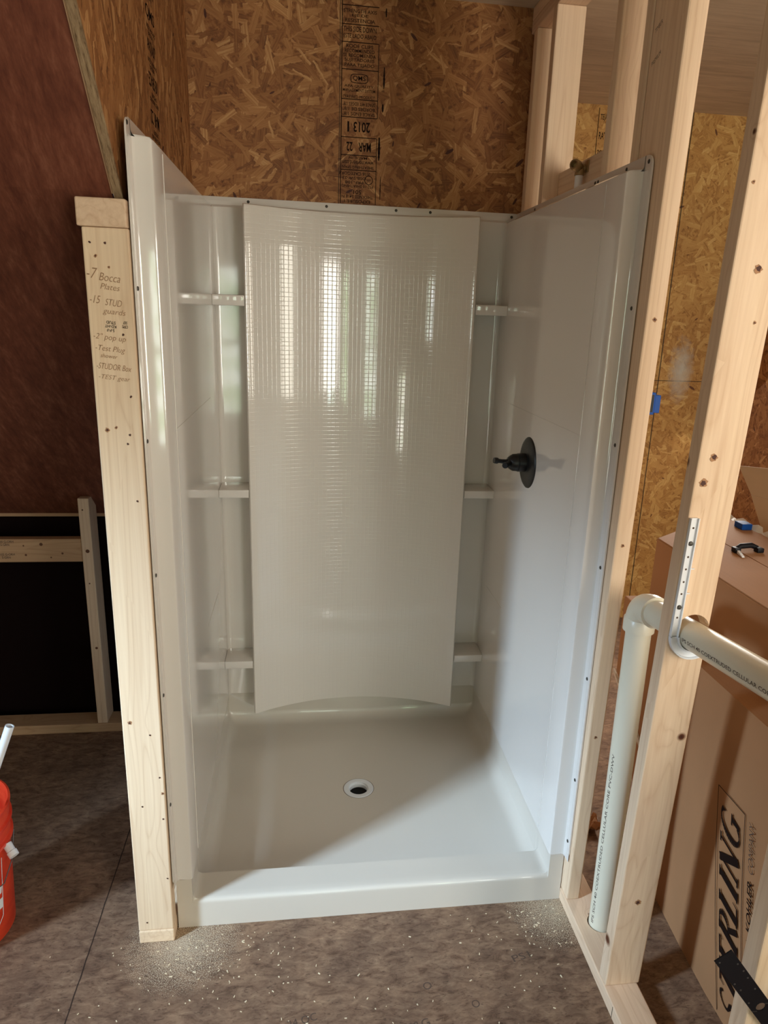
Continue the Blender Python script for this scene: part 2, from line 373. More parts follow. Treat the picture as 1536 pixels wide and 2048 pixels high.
# cheek of the dormer, its sloping front edge lies on the roof line
def roofz(y): return 1.822-(1.09 if y < 0 else .87)*y
yc = (1.822-Z_C)/1.09
cheek = struct(MB().prism([(.010, 1.8075), (yc+.003, Z_C), (.989, Z_C), (.989, 1.8075)], 'x', -.036, -.020).build('wall_left', M_osb_cheek))
struct(MB().box(1.16, 2.44, 1.95, 1.965, 0, Z_C).build('wall_back_room', M_osb_room))
struct(MB().box(2.425, 2.44, FRONT_Y, 1.95, 0, Z_C).build('wall_right', M_osb_side))
struct(MB().box(1.160, 1.172, 1.002, 1.95, 0, Z_C).build('wall_partition', M_osb_side))
# ceiling: flat over the room and the side room
cl = MB(); cl.box(-.045, 2.44, yc-.02, 1.965, Z_C, Z_C+.02); cl.box(LEFT_X, 2.44, FRONT_Y, yc-.02, Z_C, Z_C+.02); struct(cl.build('ceiling', M_ply))
# stained roof sheet sloping down behind the low wall
y1 = 1.12; rs = MB().prism([(yc, Z_C), (0, roofz(0)), (y1, roofz(y1)), (y1+.006, roofz(y1)+.008), (.007, roofz(0)+.006), (yc+.008, Z_C+.006)], 'x', LEFT_X, -.041)
struct(rs.build('ceiling_slope', M_red))
struct(MB().box(LEFT_X, -.046, y1-.004, y1+.006, roofz(y1)-.010, roofz(y1)+.002).build('trim_1', M_plyedge))
struct(MB().prism([(yc, Z_C-.001), (-.001, roofz(0)-.002), (.003, roofz(0)+.004), (yc+.006, Z_C+.004)], 'x', -.0405, -.0365).build('trim_2', M_plyedge))
ce = MB().prism([(yc-.004, Z_C), (.0045, 1.8085), (.0125, 1.8085), (yc+.004, Z_C)], 'x', -.0362, -.0198); ce.build('cut_edge', M_cut, cheek)
struct(MB().box(LEFT_X, -.062, 1.128, 1.140, 0, roofz(1.13)+.0).build('wall_knee', M_eave_shade))  # shade of the eave cavity is put into this wall's colour
# front wall of the room with its windows (behind the camera, seen as reflections)
fw = MB(); xs = [LEFT_X]+[v for (x, z0, z1, wd, p, c) in WINS for v in (x-wd/2, x+wd/2)]+[2.44]
for i in range(0, len(xs), 2): fw.box(xs[i], xs[i+1], FRONT_Y-.09, FRONT_Y, 0, Z_C)
for (x, z0, z1, wd, p, c) in WINS: fw.box(x-wd/2, x+wd/2, FRONT_Y-.09, FRONT_Y, 0, z0); fw.box(x-wd/2, x+wd/2, FRONT_Y-.09, FRONT_Y, z1, Z_C)
struct(fw.build('wall_front', M_wall))
def window(n, boxf, panef, mat):
    a = MB()
    for b in boxf: a.box(*b)
    o = struct(a.build('window_%d' % n, M_pvcw)); p = MB().box(*panef).build('pane', mat, o); return o
for i, (x, z0, z1, wd, p, c) in enumerate(WINS):
    a, b = x-wd/2, x+wd/2; y = FRONT_Y
    fr = [(a, a+.04, y-.07, y+.01, z0, z1), (b-.04, b, y-.07, y+.01, z0, z1), (a+.04, b-.04, y-.07, y+.01, z0, z0+.04), (a+.04, b-.04, y-.07, y+.01, z1-.04, z1), (a+.04, b-.04, y-.06, y, (z0+z1)/2-.02, (z0+z1)/2+.02)]
    window(i+1, fr, (a+.04, b-.04, y-.05, y-.045, z0+.04, z1-.04), pane_mat('daylight_%d' % i, c+(1,), p, (.36*c[0], .48*c[1], .30*c[2], 1)))
lw = MB(); X = LEFT_X; lw.box(X-.09, X, FRONT_Y, -1.72, 0, Z_C); lw.box(X-.09, X, -1.12, 1.915, 0, Z_C); lw.box(X-.09, X, -1.72, -1.12, 0, 1.4); lw.box(X-.09, X, -1.72, -1.12, 2.3, Z_C)
struct(lw.build('wall_gable', M_wall))
window(6, [(X-.07, X+.01, -1.72, -1.68, 1.4, 2.3), (X-.07, X+.01, -1.16, -1.12, 1.4, 2.3), (X-.07, X+.01, -1.68, -1.16, 1.4, 1.44), (X-.07, X+.01, -1.68, -1.16, 2.26, 2.3)], (X-.05, X-.045, -1.68, -1.16, 1.44, 2.26), pane_mat('daylight_l', (.75, .86, 1, 1), 3, (.4, .55, .5, 1)))

# lettering on the OSB behind the shower
XR, ZU = (1, 0, 0), (0, 0, 1)
def bt(body, px0, px1, py0, py1, rot=False, mat=M_ink, thin=0):
    # columns of the print measured in mm from the left rule / metres up the wall
    text(body, (px0+px1)/2, .990, (py0+py1)/2, px1-px0, py1-py0, XR, ZU, mat, back, rot=rot, thin=thin)
ru = MB()
for zz in (2.524, 2.440, 2.352, 2.224, 2.098, 2.030+.0, 2.168+.0): pass
X0, X1 = .458, .578
for zz, xa, xb in ((2.536, X0, X1), (2.458, X0, X1), (2.390, X0, X1+.006), (2.282, X0, X1), (2.178, X0, X1), (2.118, X0, X1-.006), (2.063, X0, X1-.006), (2.016, X0, X1-.006)):
    pass
def zpx(py): return 2.544+(1.970-2.544)*(py-0)/400.0
for py in (8, 44, 78, 131, 190, 226, 267, 304, 335): ru.box(X0, X1-.004, .9895, .9899, zpx(py)-.0012, zpx(py)+.0012)
ru.box(X0-.0015, X0+.0012, .9895, .9899, 1.96, 2.57)
ru.box(X1-.004, X1-.002, .9895, .9899, zpx(226), zpx(78)); ru.box(X1-.004, X1-.002, .9895, .9899, 1.96, zpx(267))
ru.build('printed_frame', M_ink, back)
rows = [('STRENGTH AXIS', 15, 22, 0), ('EJE DE', 24, 31, 0), ('RESISTENCIA', 33, 40, 0), ('THIS SIDE DOWN', 48, 58, 0), ('ESTE LADO ABAJO', 62, 73, 0),
        ('ROOF CLIPS', 82, 89, 0), ('RECOMMENDED', 91, 98, 0), ('SE RECOMIENDA', 100, 107, 0), ('SUJETADORES', 109, 117, 0), ('PARA TEJADO', 119, 127, 0),
        ('QMS', 143, 154, 0), ('APA QUALITY', 161, 167, 0), ('MANAGEMENT SYSTEM', 169, 175, 0), ('CERTIFIED PRODUCT', 182, 188, 0),
        ('SPACE 4FT EDGES 1/8"', 196, 203, 1), ('BORDES DE 1/8"', 206, 213, 1), ('SPACE ENDS 1/8"', 216, 223, 1),
        ('www.norbord.com', 315, 324, 1), ('MADE IN', 307, 312, 1), ('SHEATHING SPAN', 326, 332, 1),
        ('7/16 CATEGORY', 339, 346, 1), ('OSB-SW-23', 349, 355, 1), ('PRF-108', 358, 364, 1), ('PS2-10 SHEATHING', 366, 372, 1), ('501', 377, 386, 1), ('THICKNESS 0.418 IN', 388, 395, 1), ('EXPOSURE 1', 398, 405, 1)]
for b, a, c, r in rows:
    wd = min(.104, .0086*len(b)) if b not in ('QMS', '501') else (.040 if b == 'QMS' else .026)
    off = -.018 if b in ('7/16 CATEGORY', 'OSB-SW-23', 'PRF-108') else 0
    bt(b, (X0+X1)/2-.004-wd/2+off*.6, (X0+X1)/2-.004+wd/2+off*.6, zpx(c), zpx(a), bool(r), thin=.008)
for b, x0, x1, a, c in (('2013', .498, .552, 235, 256), ('1', .478, .484, 235, 256), ('MAR', .515, .556, 277, 296), ('22', .476, .496, 277, 296)): bt(b, x0, x1, zpx(c), zpx(a), True, thin=.02)
def ring(name, c, a, b, wd, mat, parent, nrm='y'):
    t = MB(); n = 40; rr = []
    for k in range(n):
        th = 2*math.pi*k/n; ct, st = math.cos(th), math.sin(th)
        ex = .5; X_, Z_ = math.copysign(abs(ct)**ex, ct), math.copysign(abs(st)**ex, st)
        if a == b: X_, Z_ = ct, st
        rr.append([(c[0]+X_*a, c[1], c[2]+Z_*b), (c[0]+X_*(a+wd), c[1], c[2]+Z_*(b+wd))])
    rr.append(rr[0]); t.grid(rr); return t.build(name, mat, parent)
ring('printed_ring', (.514, .9894, zpx(148.5)), .026, .0115, .002, M_ink, back)
ring('printed_ring', (.551, .9894, zpx(355)), .012, .012, .0022, M_ink, back)
text('APA', .551, .9895, zpx(355), .014, .008, XR, ZU, M_ink, back, rot=True)
# marker blots right of the print
def blot(x, z0, z1, w_):
    t = MB(); r = []
    for k in range(14):
        f = k/13; z = z0+(z1-z0)*f; s_ = w_*(.35+.65*math.sin(math.pi*min(1, max(0, f*.9+.05))))*random.uniform(.7, 1.2); r.append([(x-s_, .9894, z), (x+s_, .9894, z)])
    t.grid(r); t.build('printed_blot', M_ink, back)
blot(.583, zpx(312), zpx(264), .0045); blot(.594, zpx(165), zpx(122), .003); blot(.596, zpx(25), zpx(8), .0025); blot(.590, zpx(395), zpx(345), .0016); blot(.592, zpx(212), zpx(195), .003)
# print on the cheek, running up the board
yu = (0, 1, 0)
for i, (b, z) in enumerate((('STRENGTH AXIS', 2.50), ('THIS SIDE DOWN', 2.42), ('ROOF CLIPS', 2.34), ('QMS', 2.26), ('APA QUALITY', 2.19), ('1/8 SPACE', 2.12), ('MAR 22', 2.04), ('norbord', 1.97), ('7/16 CATEGORY', 1.90))):
    text(b, -.020, .395, z, .10, .030, (0, 1, 0), ZU, M_ink, cheek, rot=bool(i > 4), thin=.01)
    text('RATED SHEATHING\nEXPOSURE 1', -.020, .395, z-.036, .10, .022, (0, 1, 0), ZU, M_ink, cheek, rot=bool(i > 4), thin=.01)
# print on the far OSB
bt2 = bpy.data.objects['wall_back_room']
for i, b in enumerate(('TEJADO', 'RATED', 'EXPOSURE', 'SHEATHING', 'PS2')): text(b, 1.73, 1.95, 2.52-.075*i, .06, .03, XR, ZU, M_ink, bt2, thin=.01)
MB().box(1.690, 1.693, 1.9492, 1.9497, 1.9, 2.56).build('printed_line', M_ink, bt2)
# faint print and old nail holes on the floor
fl = bpy.data.objects['floor']
for b, x, y, wd in (('THIS SIDE', .10, -.335, .16), ('H2O PROTECTED', -.02, -.375, .15), ('24 OC', .33, -.30, .07), ('O', .64, -.24, .022), ('O', .75, -.30, .02), ('T&G', .60, -.34, .06), ('PS1', .90, -.18, .05)):
    text(b, x, y, 0, wd, .02, (.96, .22, 0), (-.22, .96, 0), M_inks, fl, lift=.0004)

# ------------------------------------------------------------------ shower
W, D, H = 1.067, .985, 1.957
sh = empty('shower_stall', (W/2, .5, 0))
tag(sh, 'glossy white alcove shower with curved grid-textured back panel and corner shelves between the stud walls', 'shower')
# pan
def pan():
    m = MB(); XL, XR_ = .040, 1.027; YB = .972
    def side(d, h=.155):           # height above floor next to a wall at distance d
        r = .045
        if d <= .0001: return h
        if d < r: return (r-math.sqrt(max(0, r*r-(r-d)**2)))*1.0
        return 0
    xs = [XL+.0, XL+.0005, XL+.003, XL+.008, XL+.014, XL+.022, XL+.032, XL+.045]; n = 22
    xs += [XL+.045+(XR_-XL-.09)*k/n for k in range(1, n)]; xs += [XL+XR_-v for v in xs[:8][::-1]]
    ys = [.000, .0, .0, .0004, .0012, .0024, .004, .006, .012, .03, .06, .088, .096, .102, .108, .116, .126, .14]+[.14+(.92-.14)*k/18 for k in range(1, 19)]+[.93, .94, .95, .958, .964, .969, .9715, YB]
    rows = []
    for j, y in enumerate(ys):
        r = []
        for x in xs:
            dx = min(x-XL, XR_-x); a = side(dx); b = side(YB-y)
            fl_ = .022+.012*min(1, math.hypot(x-.522, y-.519)/.5)
            if y <= .126: t = 0
            if y < .096: th = .088-.03*0
            elif y < .126: f = (y-.096)/.03; th = .088+(fl_-.088)*(f*f*(3-2*f))
            else: th = fl_
            if j == 0: th = .0
            if j == 1: th = .072
            elif y < .012 and j > 0: th = .088-(.012-math.sqrt(max(0, .012**2-(.012-y)**2)))
            c = (a**3+b**3)**(1/3)
            z = th+c if (dx > .0001 and YB-y > .0001) else .155
            if y < .126: z = th+(side(dx*2.6)*.35 if y > .004 else 0) if dx > .0001 else (.155 if j > 1 else th)
            if j == 0: z = 0
            z = min(z, .155)
            r.append((x, y, z))
        rows.append(r)
    return m, rows, xs, ys
m, rows, xs_, ys_ = pan(); m.grid(rows)
m.box(0, .0401, 0, D, 0, .156); m.box(1.0269, W, 0, D, 0, .156)      # side blocks
m.box(.03, 1.04, .9715, D, 0, .156, .002)
base = m.build('shower_base', M_pan, sh, smooth=32)
# drain set in a hole of the pan: raised ring, dark throat
dr = MB(); c = (.522, .519, .0225)
dr.lathe([(.052, .0004), (.051, .0022), (.036, .0024), (.0335, .0015), (.033, -.004), (.0305, -.005), (.0305, -.018)], c, (0, 0, 1), 48)
dr.build('drain', M_pvcw, base if False else sh, smooth=40)
g = MB().lathe([(.0535, .0005), (.0535, .0010), (.052, .0010)], c, (0, 0, 1), 48); g.build('drain_gasket', M_inks, sh)
# cut the throat through the pan
def cut(o, cutter_mb):
    cm = cutter_mb.build('cut', M_dark); cm.location = (0, 0, 0)
    md = o.modifiers.new('b', 'BOOLEAN'); md.operation = 'DIFFERENCE'; md.object = cm; md.solver = 'EXACT'
    bpy.context.view_layer.update()
    me = bpy.data.meshes.new_from_object(o.evaluated_get(bpy.context.evaluated_depsgraph_get()))
    o.modifiers.remove(md); o.data = me; bpy.data.objects.remove(cm)
# remove the pan faces inside the drain radius
bm = bmesh.new(); bm.from_mesh(base.data)
loc0 = Vector(sh['org']); cen = Vector(c)-loc0
ed = bmesh.ops.subdivide_edges(bm, edges=[e for e in bm.edges if all((Vector((v.co.x-cen.x, v.co.y-cen.y))).length < .10 and v.co.z+loc0.z < .06 for v in e.verts)], cuts=3, use_grid_fill=True)
bmesh.ops.delete(bm, geom=[f for f in bm.faces if (Vector((f.calc_center_median().x-cen.x, f.calc_center_median().y-cen.y))).length < .043 and f.calc_center_median().z+loc0.z < .06], context='FACES')
bm.to_mesh(base.data); bm.free()
MB().lathe([(.0306, -.0215+.004), (.0001, -.0215+.004)], c, (0, 0, 1), 32).build('drain_throat', M_dark, sh)
# end walls
def end_wall(sgn):
    def X(x): return x if sgn > 0 else W-x
    m = MB(); zt = 1.926; zb = .1565
    prof = [(.0015, -.034), (.0025, -.012), (.004, -.002), (.010, .001), (.036, -.001), (.041, .001), (.0435, .006), (.0435, .10), (.0435, .3), (.0435, .6), (.0435, .90), (.0435, .972)]
    zs = [zb, .4, .8, 1.2, 1.6, zt-.012, zt-.004, zt]
    m.grid([[(X(x-(.004 if z >= zt and x > .01 else 0)), y, z) for (x, y) in prof] for z in zs])
    # top lip steps back to the flange
    m.grid([[(X(.0395 if p[0] > .01 else p[0]), p[1], zt) for p in prof[3:]], [(X(.006), p[1]+.0, zt+.004) for p in prof[3:]], [(X(.0025), p[1], zt+.010) for p in prof[3:]], [(X(.0025), p[1], H) for p in prof[3:]]])
    # flat nailing flange, rounded front corners
    fl = [(-.034, .185), (-.034, 1.93)]+[(-.034+.024*(1-math.cos(t)), 1.933+.024*math.sin(t)) for t in [math.pi/2*k/6 for k in range(1, 7)]]+[(D, H), (D, .20), (-.012, .20), (-.012, .180), (-.020, .172), (-.030, .176)]
    m.prism(fl, 'x', X(-.0015), X(.0022))
    o = m.build('end_wall', M_white, sh, smooth=35)
    # fine embossed lines
    b = MB(); xx = X(.0435)
    def bead(y0, y1, z0, z1): b.box(min(xx, xx+.0012*sgn), max(xx, xx+.0012*sgn), y0, y1, z0, z1)
    bead(.100, .1025, .17, 1.915)
    if sgn > 0: bead(.105, .73, 1.335, 1.3368); bead(.47, .745, .668, .6698)
    else: bead(.105, .875, 1.334, 1.3358); bead(.66, .88, .628, .6298)
    b.build('embossed_line', M_white, o)
    return o
endL = end_wall(1); endR = end_wall(-1)
# back wall: niches, lip and flange
m = MB(); YN = .967
m.grid([[(x, YN, z) for x in (.043, .10, .15, .5, .91, .97, 1.024)] for z in (.1565, .5, 1.0, 1.5, 1.915, 1.925)])
m.grid([[(x, YN, 1.925) for x in (.04, 1.027)], [(x, YN+.006, 1.929) for x in (.04, 1.027)], [(x, .979, 1.933) for x in (.04, 1.027)], [(x, .980, H) for x in (.01, 1.057)]])
m.box(.0, W, .9795, .984, 1.92, H, .001)
# rounded inner corners
for s_, x0 in ((1, .0435), (-1, 1.0235)):
    m.grid([[(x0+s_*.016*(1-math.sin(t)), YN-.016*(1-math.cos(t)), z) for t in [math.pi/2*k/5 for k in range(6)]] for z in (.157, 1.0, 1.924)])
bw = m.build('back_wall', M_white, sh, smooth=40)
# curved centre panel (concave), sides return to the niche plane
def cpanel():
    m = MB(); n = 28
    def edge(z):
        f = (z-.13)/(1.927-.13)
        return .147-.0*f, .911+.0*f
    def py(u): # u -1..1
        R_ = .80; a = .382
        return .856+(math.sqrt(R_*R_-(u*a)**2)-math.sqrt(R_*R_-a*a))
    zs = [.130, .134, .3, .6, .9, 1.2, 1.5, 1.8, 1.915, 1.924, 1.927]
    rows = []
    for i, z in enumerate(zs):
        a, b = edge(z); off = {0: .0, 10: .008, 9: .002}.get(i, 0); r = []
        r.append((a-.004, YN, z)); r.append((a-.001, .872, z)); r.append((a, .864+off, z)); r.append((a+.0015, .8585+off, z)); r.append((a+.005, .8555+off, z)); r.append((a+.010, .8565+off, z))
        for k in range(1, n): u = -1+2*k/n; r.append((a+.010+(b-a-.020)*(u+1)/2, py(u)+off+.0008, z))
        r.append((b-.010, .8565+off, z)); r.append((b-.005, .8555+off, z)); r.append((b-.0015, .8585+off, z)); r.append((b, .864+off, z)); r.append((b+.001, .872, z)); r.append((b+.004, YN, z))
        rows.append(r)
    m.grid(rows)
    m.grid([rows[0], [(p[0], YN, .132) for p in rows[0]]]); m.grid([rows[-1], [(p[0], YN, 1.928) for p in rows[-1]]])
    return m
cpanel().build('center_panel', M_grid, sh, smooth=35)
for x0, x1 in ((.0435, .1460), (.9125, 1.0235)):
    for z0, z1 in ((1.618, 1.651), (.975, 1.004), (.316, .347)):
        s_ = MB(); s_.hexa([(x0, .864, z0), (x1, .864, z0), (x1, YN, z0), (x0, YN, z0), (x0, .860, z1), (x1, .860, z1), (x1, YN, z1+.004), (x0, YN, z1+.004)], .0022, 2)
        s_.build('shelf', M_white, sh, smooth=50)
# screws in the flanges
def screw_mesh(axis):
    t = MB().lathe([(.0001, .0022), (.003, .002), (.0045, .001), (.0048, 0)], (0, 0, 0), axis, 12)
    me = bpy.data.meshes.new('screw'); bmesh.ops.recalc_face_normals(t.bm, faces=t.bm.faces); t.bm.to_mesh(me); t.bm.free(); me.materials.append(M_screw); return me
SX, SXn, SY = screw_mesh((1, 0, 0)), screw_mesh((-1, 0, 0)), screw_mesh((0, -1, 0))
def scr(me, p):
    o = bpy.data.objects.new('screw', me); COL.objects.link(o); o.parent = sh; o.location = Vector(p)-Vector(sh['org'])
for z in (1.945, 1.642, 1.328, 1.02, .714, .406): scr(SX, (.0022, -.020 if z < 1.9 else -.026, z))
for z in (1.943, 1.643, 1.333, 1.026, .719, .413, .215): scr(SXn, (W-.0022, -.018, z))
for y in (.094, .279, .260, .775): scr(SXn, (W-.0022, y, 1.946))
for x in (.012, .157, .412, .645, .762, 1.046): scr(SY, (x, .9795, 1.946))

# ------------------------------------------------------------------ shower valve
v = empty('shower_valve', (1.0235, .497, 1.185)); tag(v, 'matte black shower valve with round plate and knobbed handle on the right end wall', 'shower valve')
MB().lathe([(.0001, .012), (.040, .0125), (.060, .010), (.073, .006), (.0785, .002), (.079, 0)], v['org'], (-1, 0, 0), 56).build('escutcheon', M_black, v, smooth=40)
MB().lathe([(.0285, .010), (.0285, .034), (.0262, .0345), (.0262, .037), (.0270, .0375), (.0262, .050), (.0200, .060), (.015, .066), (.0001, .0675)], v['org'], (-1, 0, 0), 40).build('handle_hub', M_black, v, smooth=35)
h0 = Vector(v['org'])+Vector((-.062, 0, .002))
def lever(p0, p1):
    p0, p1 = Vector(p0), Vector(p1); t = MB(); d = (p1-p0)
    t.tube([p0, p0+d*.35, p0+d*.6, p0+d*.78, p0+d*.80, p0+d*.93, p1], [.0135, .0075, .0065, .007, .0095, .0095, .0085], 20); t.build('handle', M_black, v, smooth=40)
lever(h0+Vector((.008, 0, -.002)), h0+Vector((-.050, -.010, .006)))
lever(h0+Vector((.004, -.006, -.002)), h0+Vector((-.026, -.050, -.002)))

# ------------------------------------------------------------------ lumber
def board(name, pts_or_box, mat, org, bev=.003, parent=None):
    m = MB()
    if len(pts_or_box) == 6: m.box(*pts_or_box, bev)
    else: m.hexa(pts_or_box, bev)
    return m.build(name, mat, parent, org)
def lean(x0, x1, ya, yb, z0, z1, s, mat, name, bev=.003, sx=0):
    """upright 2x4 whose top is shifted by s in y"""
    return board(name, [(x0, ya, z0), (x1, ya, z0), (x1, yb, z0), (x0, yb, z0), (x0+sx, ya+s, z1), (x1+sx, ya+s, z1), (x1+sx, yb+s, z1), (x0+sx, yb+s, z1)], mat, ((x0+x1)/2, (ya+yb)/2, z0), bev)
# low wall left of the shower
o = board('bottom_plate', (-.093, -.004, -.042, .96, 0, .038), M_wy, (-.05, .4, 0)); tag(o, 'short pine sole plate lying under the low wall left of the shower', 'plate')
ps = board('wall_stud', (-.093, -.0045, -.040, -.002, .0385, 1.7535), M_wz, (-.05, -.02, .0385)); tag(ps, 'pine stud with pencilled handwriting ending the low wall left of the shower', 'stud')
ps['org'] = [-.05, -.02, .0385]
o = board('top_plate', (-.100, -.0055, -.046, .96, 1.754, 1.8065), M_wy, (-.05, .4, 1.754)); tag(o, 'pine plate capping the low wall with the handwritten stud', 'plate')
zt = 2.4965; X0w, X1w = 1.0695, 1.1585
# right-hand wall
rp = board('bottom_plate', (X0w-.002, X1w-.004, -1.25, .985, 0, .038), M_wy, (1.11, 0, 0)); tag(rp, 'long pine sole plate on the floor running forward from the right corner of the shower', 'plate')
rp['org'] = [1.11, 0, 0]
ln_ = MB(); ln_.box(X0w-.0026, X0w-.0022, -.372, -.3705, .003, .036); ln_.build('pencil_mark', M_ink, rp)
o = board('top_plate', (X0w, X1w, -1.25, .985, zt, zt+.037), M_wy, (1.11, 0, zt)); tag(o, 'lower of the two pine top plates over the right stud wall', 'plate')
o = board('top_plate', (X0w, X1w, -1.25, .985, zt+.0375, zt+.0755), M_wy, (1.11, 0, zt+.04)); tag(o, 'upper of the two pine top plates over the right stud wall', 'plate')
SA = lean(X0w, X1w, .915, .953, .0385, zt-.0005, 0, M_wz, 'wall_stud'); tag(SA, 'rearmost pine stud of the right wall, in the corner by the printed OSB sheet', 'stud')
SB = lean(X0w, X1w, .730, .768, .0385, zt-.0005, 0, M_wz, 'wall_stud'); tag(SB, 'pine stud second from the back corner of the right wall, left of the brass fitting', 'stud')
SCs = lean(X0w, X1w, .235, .273, .0385, zt-.0005, -.01, M_wz, 'wall_stud'); tag(SCs, 'pine stud of the right wall directly right of the brass fitting', 'stud')
SD = board('wall_stud', [(1.0695, -.046, .0385), (1.1075, -.046, .0385), (1.1075, .055, .0385), (1.0695, .055, .0385), (1.0725, -.100, zt-.0005), (1.1165, -.100, zt-.0005), (1.1165, .055, zt-.0005), (1.0715, .055, zt-.0005)], M_wz, ((1.0695+1.1075)/2, (-.05+.039)/2, .0385), .004); tag(SD, 'edge-on pine stud that the front flange of the shower is screwed to on the right', 'stud')
SD['org'] = [(1.0695+1.1075)/2, (-.05+.039)/2, .0385]
SD2 = lean(X0w+.0005, X1w, .0575, .0965, .0385, zt-.0005, 0, M_wz, 'wall_stud'); tag(SD2, 'pine stud standing just behind the edge-on stud at the shower front', 'stud')
SF = lean(X0w, X1w, -.318, -.280, .0385, zt-.0005, -.105, M_wz, 'wall_stud'); tag(SF, 'broad pine stud with a hole carrying the horizontal drain pipe', 'stud')
SF['org'] = [(X0w+X1w)/2, -.299, .0385]
SG = lean(X0w, X1w, -.775, -.737, .0385, zt-.0005, -.02, M_wz, 'wall_stud'); tag(SG, 'nearest pine stud at the lower right with the black steel strap across it', 'stud')
for s_ in (SA, SB, SCs, SD, SD2, SF, SG): s_['group'] = 'studs of the right-hand wall'
# hole for the pipe
PH = [(1.122, -.125, .976), (1.122, -.33, .999), (1.123, -.62, 1.036), (1.124, -1.05, 1.090)]
cut(SF, MB().tube([(1.122, -.20, .992), (1.122, -.45, 1.021)], .0375, 32))
cut(SG, MB().tube([(1.1235, -.70, 1.047), (1.1235, -.85, 1.066)], .0375, 32))
cut(rp, MB().tube([(1.134, -.13, -.03), (1.134, -.13, .08)], .034, 32))
bk = board('wall_blocking', (1.118, 1.1565, .275, .729, 1.93, 2.047), M_wy, (1.137, .5, 1.93)); tag(bk, 'short horizontal pine block between two studs behind the brass fitting', 'blocking')
# dark nail and knot marks on visible studs
M_knot_in = plain('knot_heart', srgb(78, 46, 36), .7)
def mark(parent, p, r, axis, mat=M_knot, name='nail_hole'):
    t = MB().lathe([(.0001, .0007), (r*.35, .0007), (r*.62, .0006), (r, .0003)], p, axis, 14)
    for v_ in t.bm.verts:
        k = 1+.22*math.sin(v_.co.z*900+v_.co.x*700); c_ = Vector(p); v_.co = c_+(v_.co-c_)*k
    o = t.build(name, M_knotpale if name == 'knot' else M_knot_in, parent)
    if name == 'knot':
        o.data.materials.append(M_knot_in); n_ = len(o.data.polygons)
        for i_, f_ in enumerate(o.data.polygons):
            if (f_.center+(Vector(parent['org']) if 'org' in parent else Vector())-Vector(p)).length < r*.55: f_.material_index = 1
    return o
M_knotpale = plain('knot_ring', srgb(172, 128, 92), .7)
FN = (0, -1, 0)
for x, z in ((-.079, 1.725), (-.050, 1.725), (-.028, 1.560-.01), (-.021, 1.425), (-.028, 1.345), (-.034, 1.325), (-.022, 1.20), (-.030, .62), (-.015, .50), (-.013, .38), (-.012, .20), (-.070, .065), (-.060, .42)): mark(ps, (x, -.0402, z), .0024, FN)
for x, z, r in ((-.073, 1.355, .0048), (-.055, 1.36, .003), (-.07, 1.70, .003), (-.046, 1.68, .0025), (-.075, .655, .005), (-.010, .455, .004)): mark(ps, (x, -.0402, z), r, FN, M_knot, 'knot')
# handwriting and grade stamp
def hw(b, x0, x1, z, h, mat=M_pencil, rot=False): text(b, (x0+x1)/2, -.0402, z, x1-x0, h, (1, 0, -.10), (.10, 0, 1), mat, ps, 'handwriting' if mat is M_pencil else 'grade_stamp', rot=rot, shear=.25 if mat is M_pencil else 0, thin=-.008 if mat is M_pencil else .01)
hw('-7', -.089, -.069, 1.668, .020); hw('Bocca', -.066, -.026, 1.660, .015); hw('Plates', -.065, -.028, 1.642, .011)
hw('-15', -.087, -.067, 1.618, .015); hw('STUD', -.058, -.026, 1.612, .013); hw('guards', -.064, -.020, 1.593, .014)
hw('S-P-F\nKD-HT\nSTUD', -.062, -.040, 1.566, .021, M_ink, True); hw('CFPS\n507', -.028, -.017, 1.570, .014, M_ink, True)
hw('-2" pop up', -.086, -.023, 1.543, .015); hw('-Test Plug', -.084, -.026, 1.520, .014); hw('shower', -.075, -.042, 1.507, .008); hw('-STUDOR Box', -.084, -.016, 1.485, .012); hw('-TEST gear', -.082, -.020, 1.462, .012)
# printed marks on the other studs
text('TIMBER', 1.0695-.004, .005, 2.20, .032, .009, (0, -1, .35), (0, .35, 1), M_inks, SD, 'grade_stamp', lift=.004)
text('PREMIUM', 1.0695-.004, .0, 2.14, .040, .009, (0, -1, .35), (0, .35, 1), M_inks, SD, 'grade_stamp', lift=.004)
yF = lambda z: -.318-.105*(z-.0385)/(zt-.039)
text('NLGA', 1.136, yF(1.80), 1.815, .026, .010, XR, ZU, M_ink, SF, 'grade_stamp', rot=True); text('2', 1.138, yF(1.79), 1.797, .009, .013, XR, ZU, M_ink, SF, 'grade_stamp', rot=True)
text('S-P-F\nKD-HT', 1.137, yF(1.77), 1.777, .028, .014, XR, ZU, M_inks, SF, 'grade_stamp', rot=True)
for x, z, r in ((1.100, 1.375, .0075), (1.088, 1.325, .0085), (1.118, 1.71, .0075), (1.115, .30, .0075), (1.080, 1.845, .003), (1.13, 1.62, .003)): mark(SF, (x, yF(z)-.0002, z), r, FN, M_knot, 'knot')
for z, r in ((1.62, .005), (1.10, .0045), (.57, .0045)): mark(SD, (1.088+.006*z/2.4, -.0462-.054*(z-.0385)/(zt-.039), z), r, FN, M_knot, 'knot')

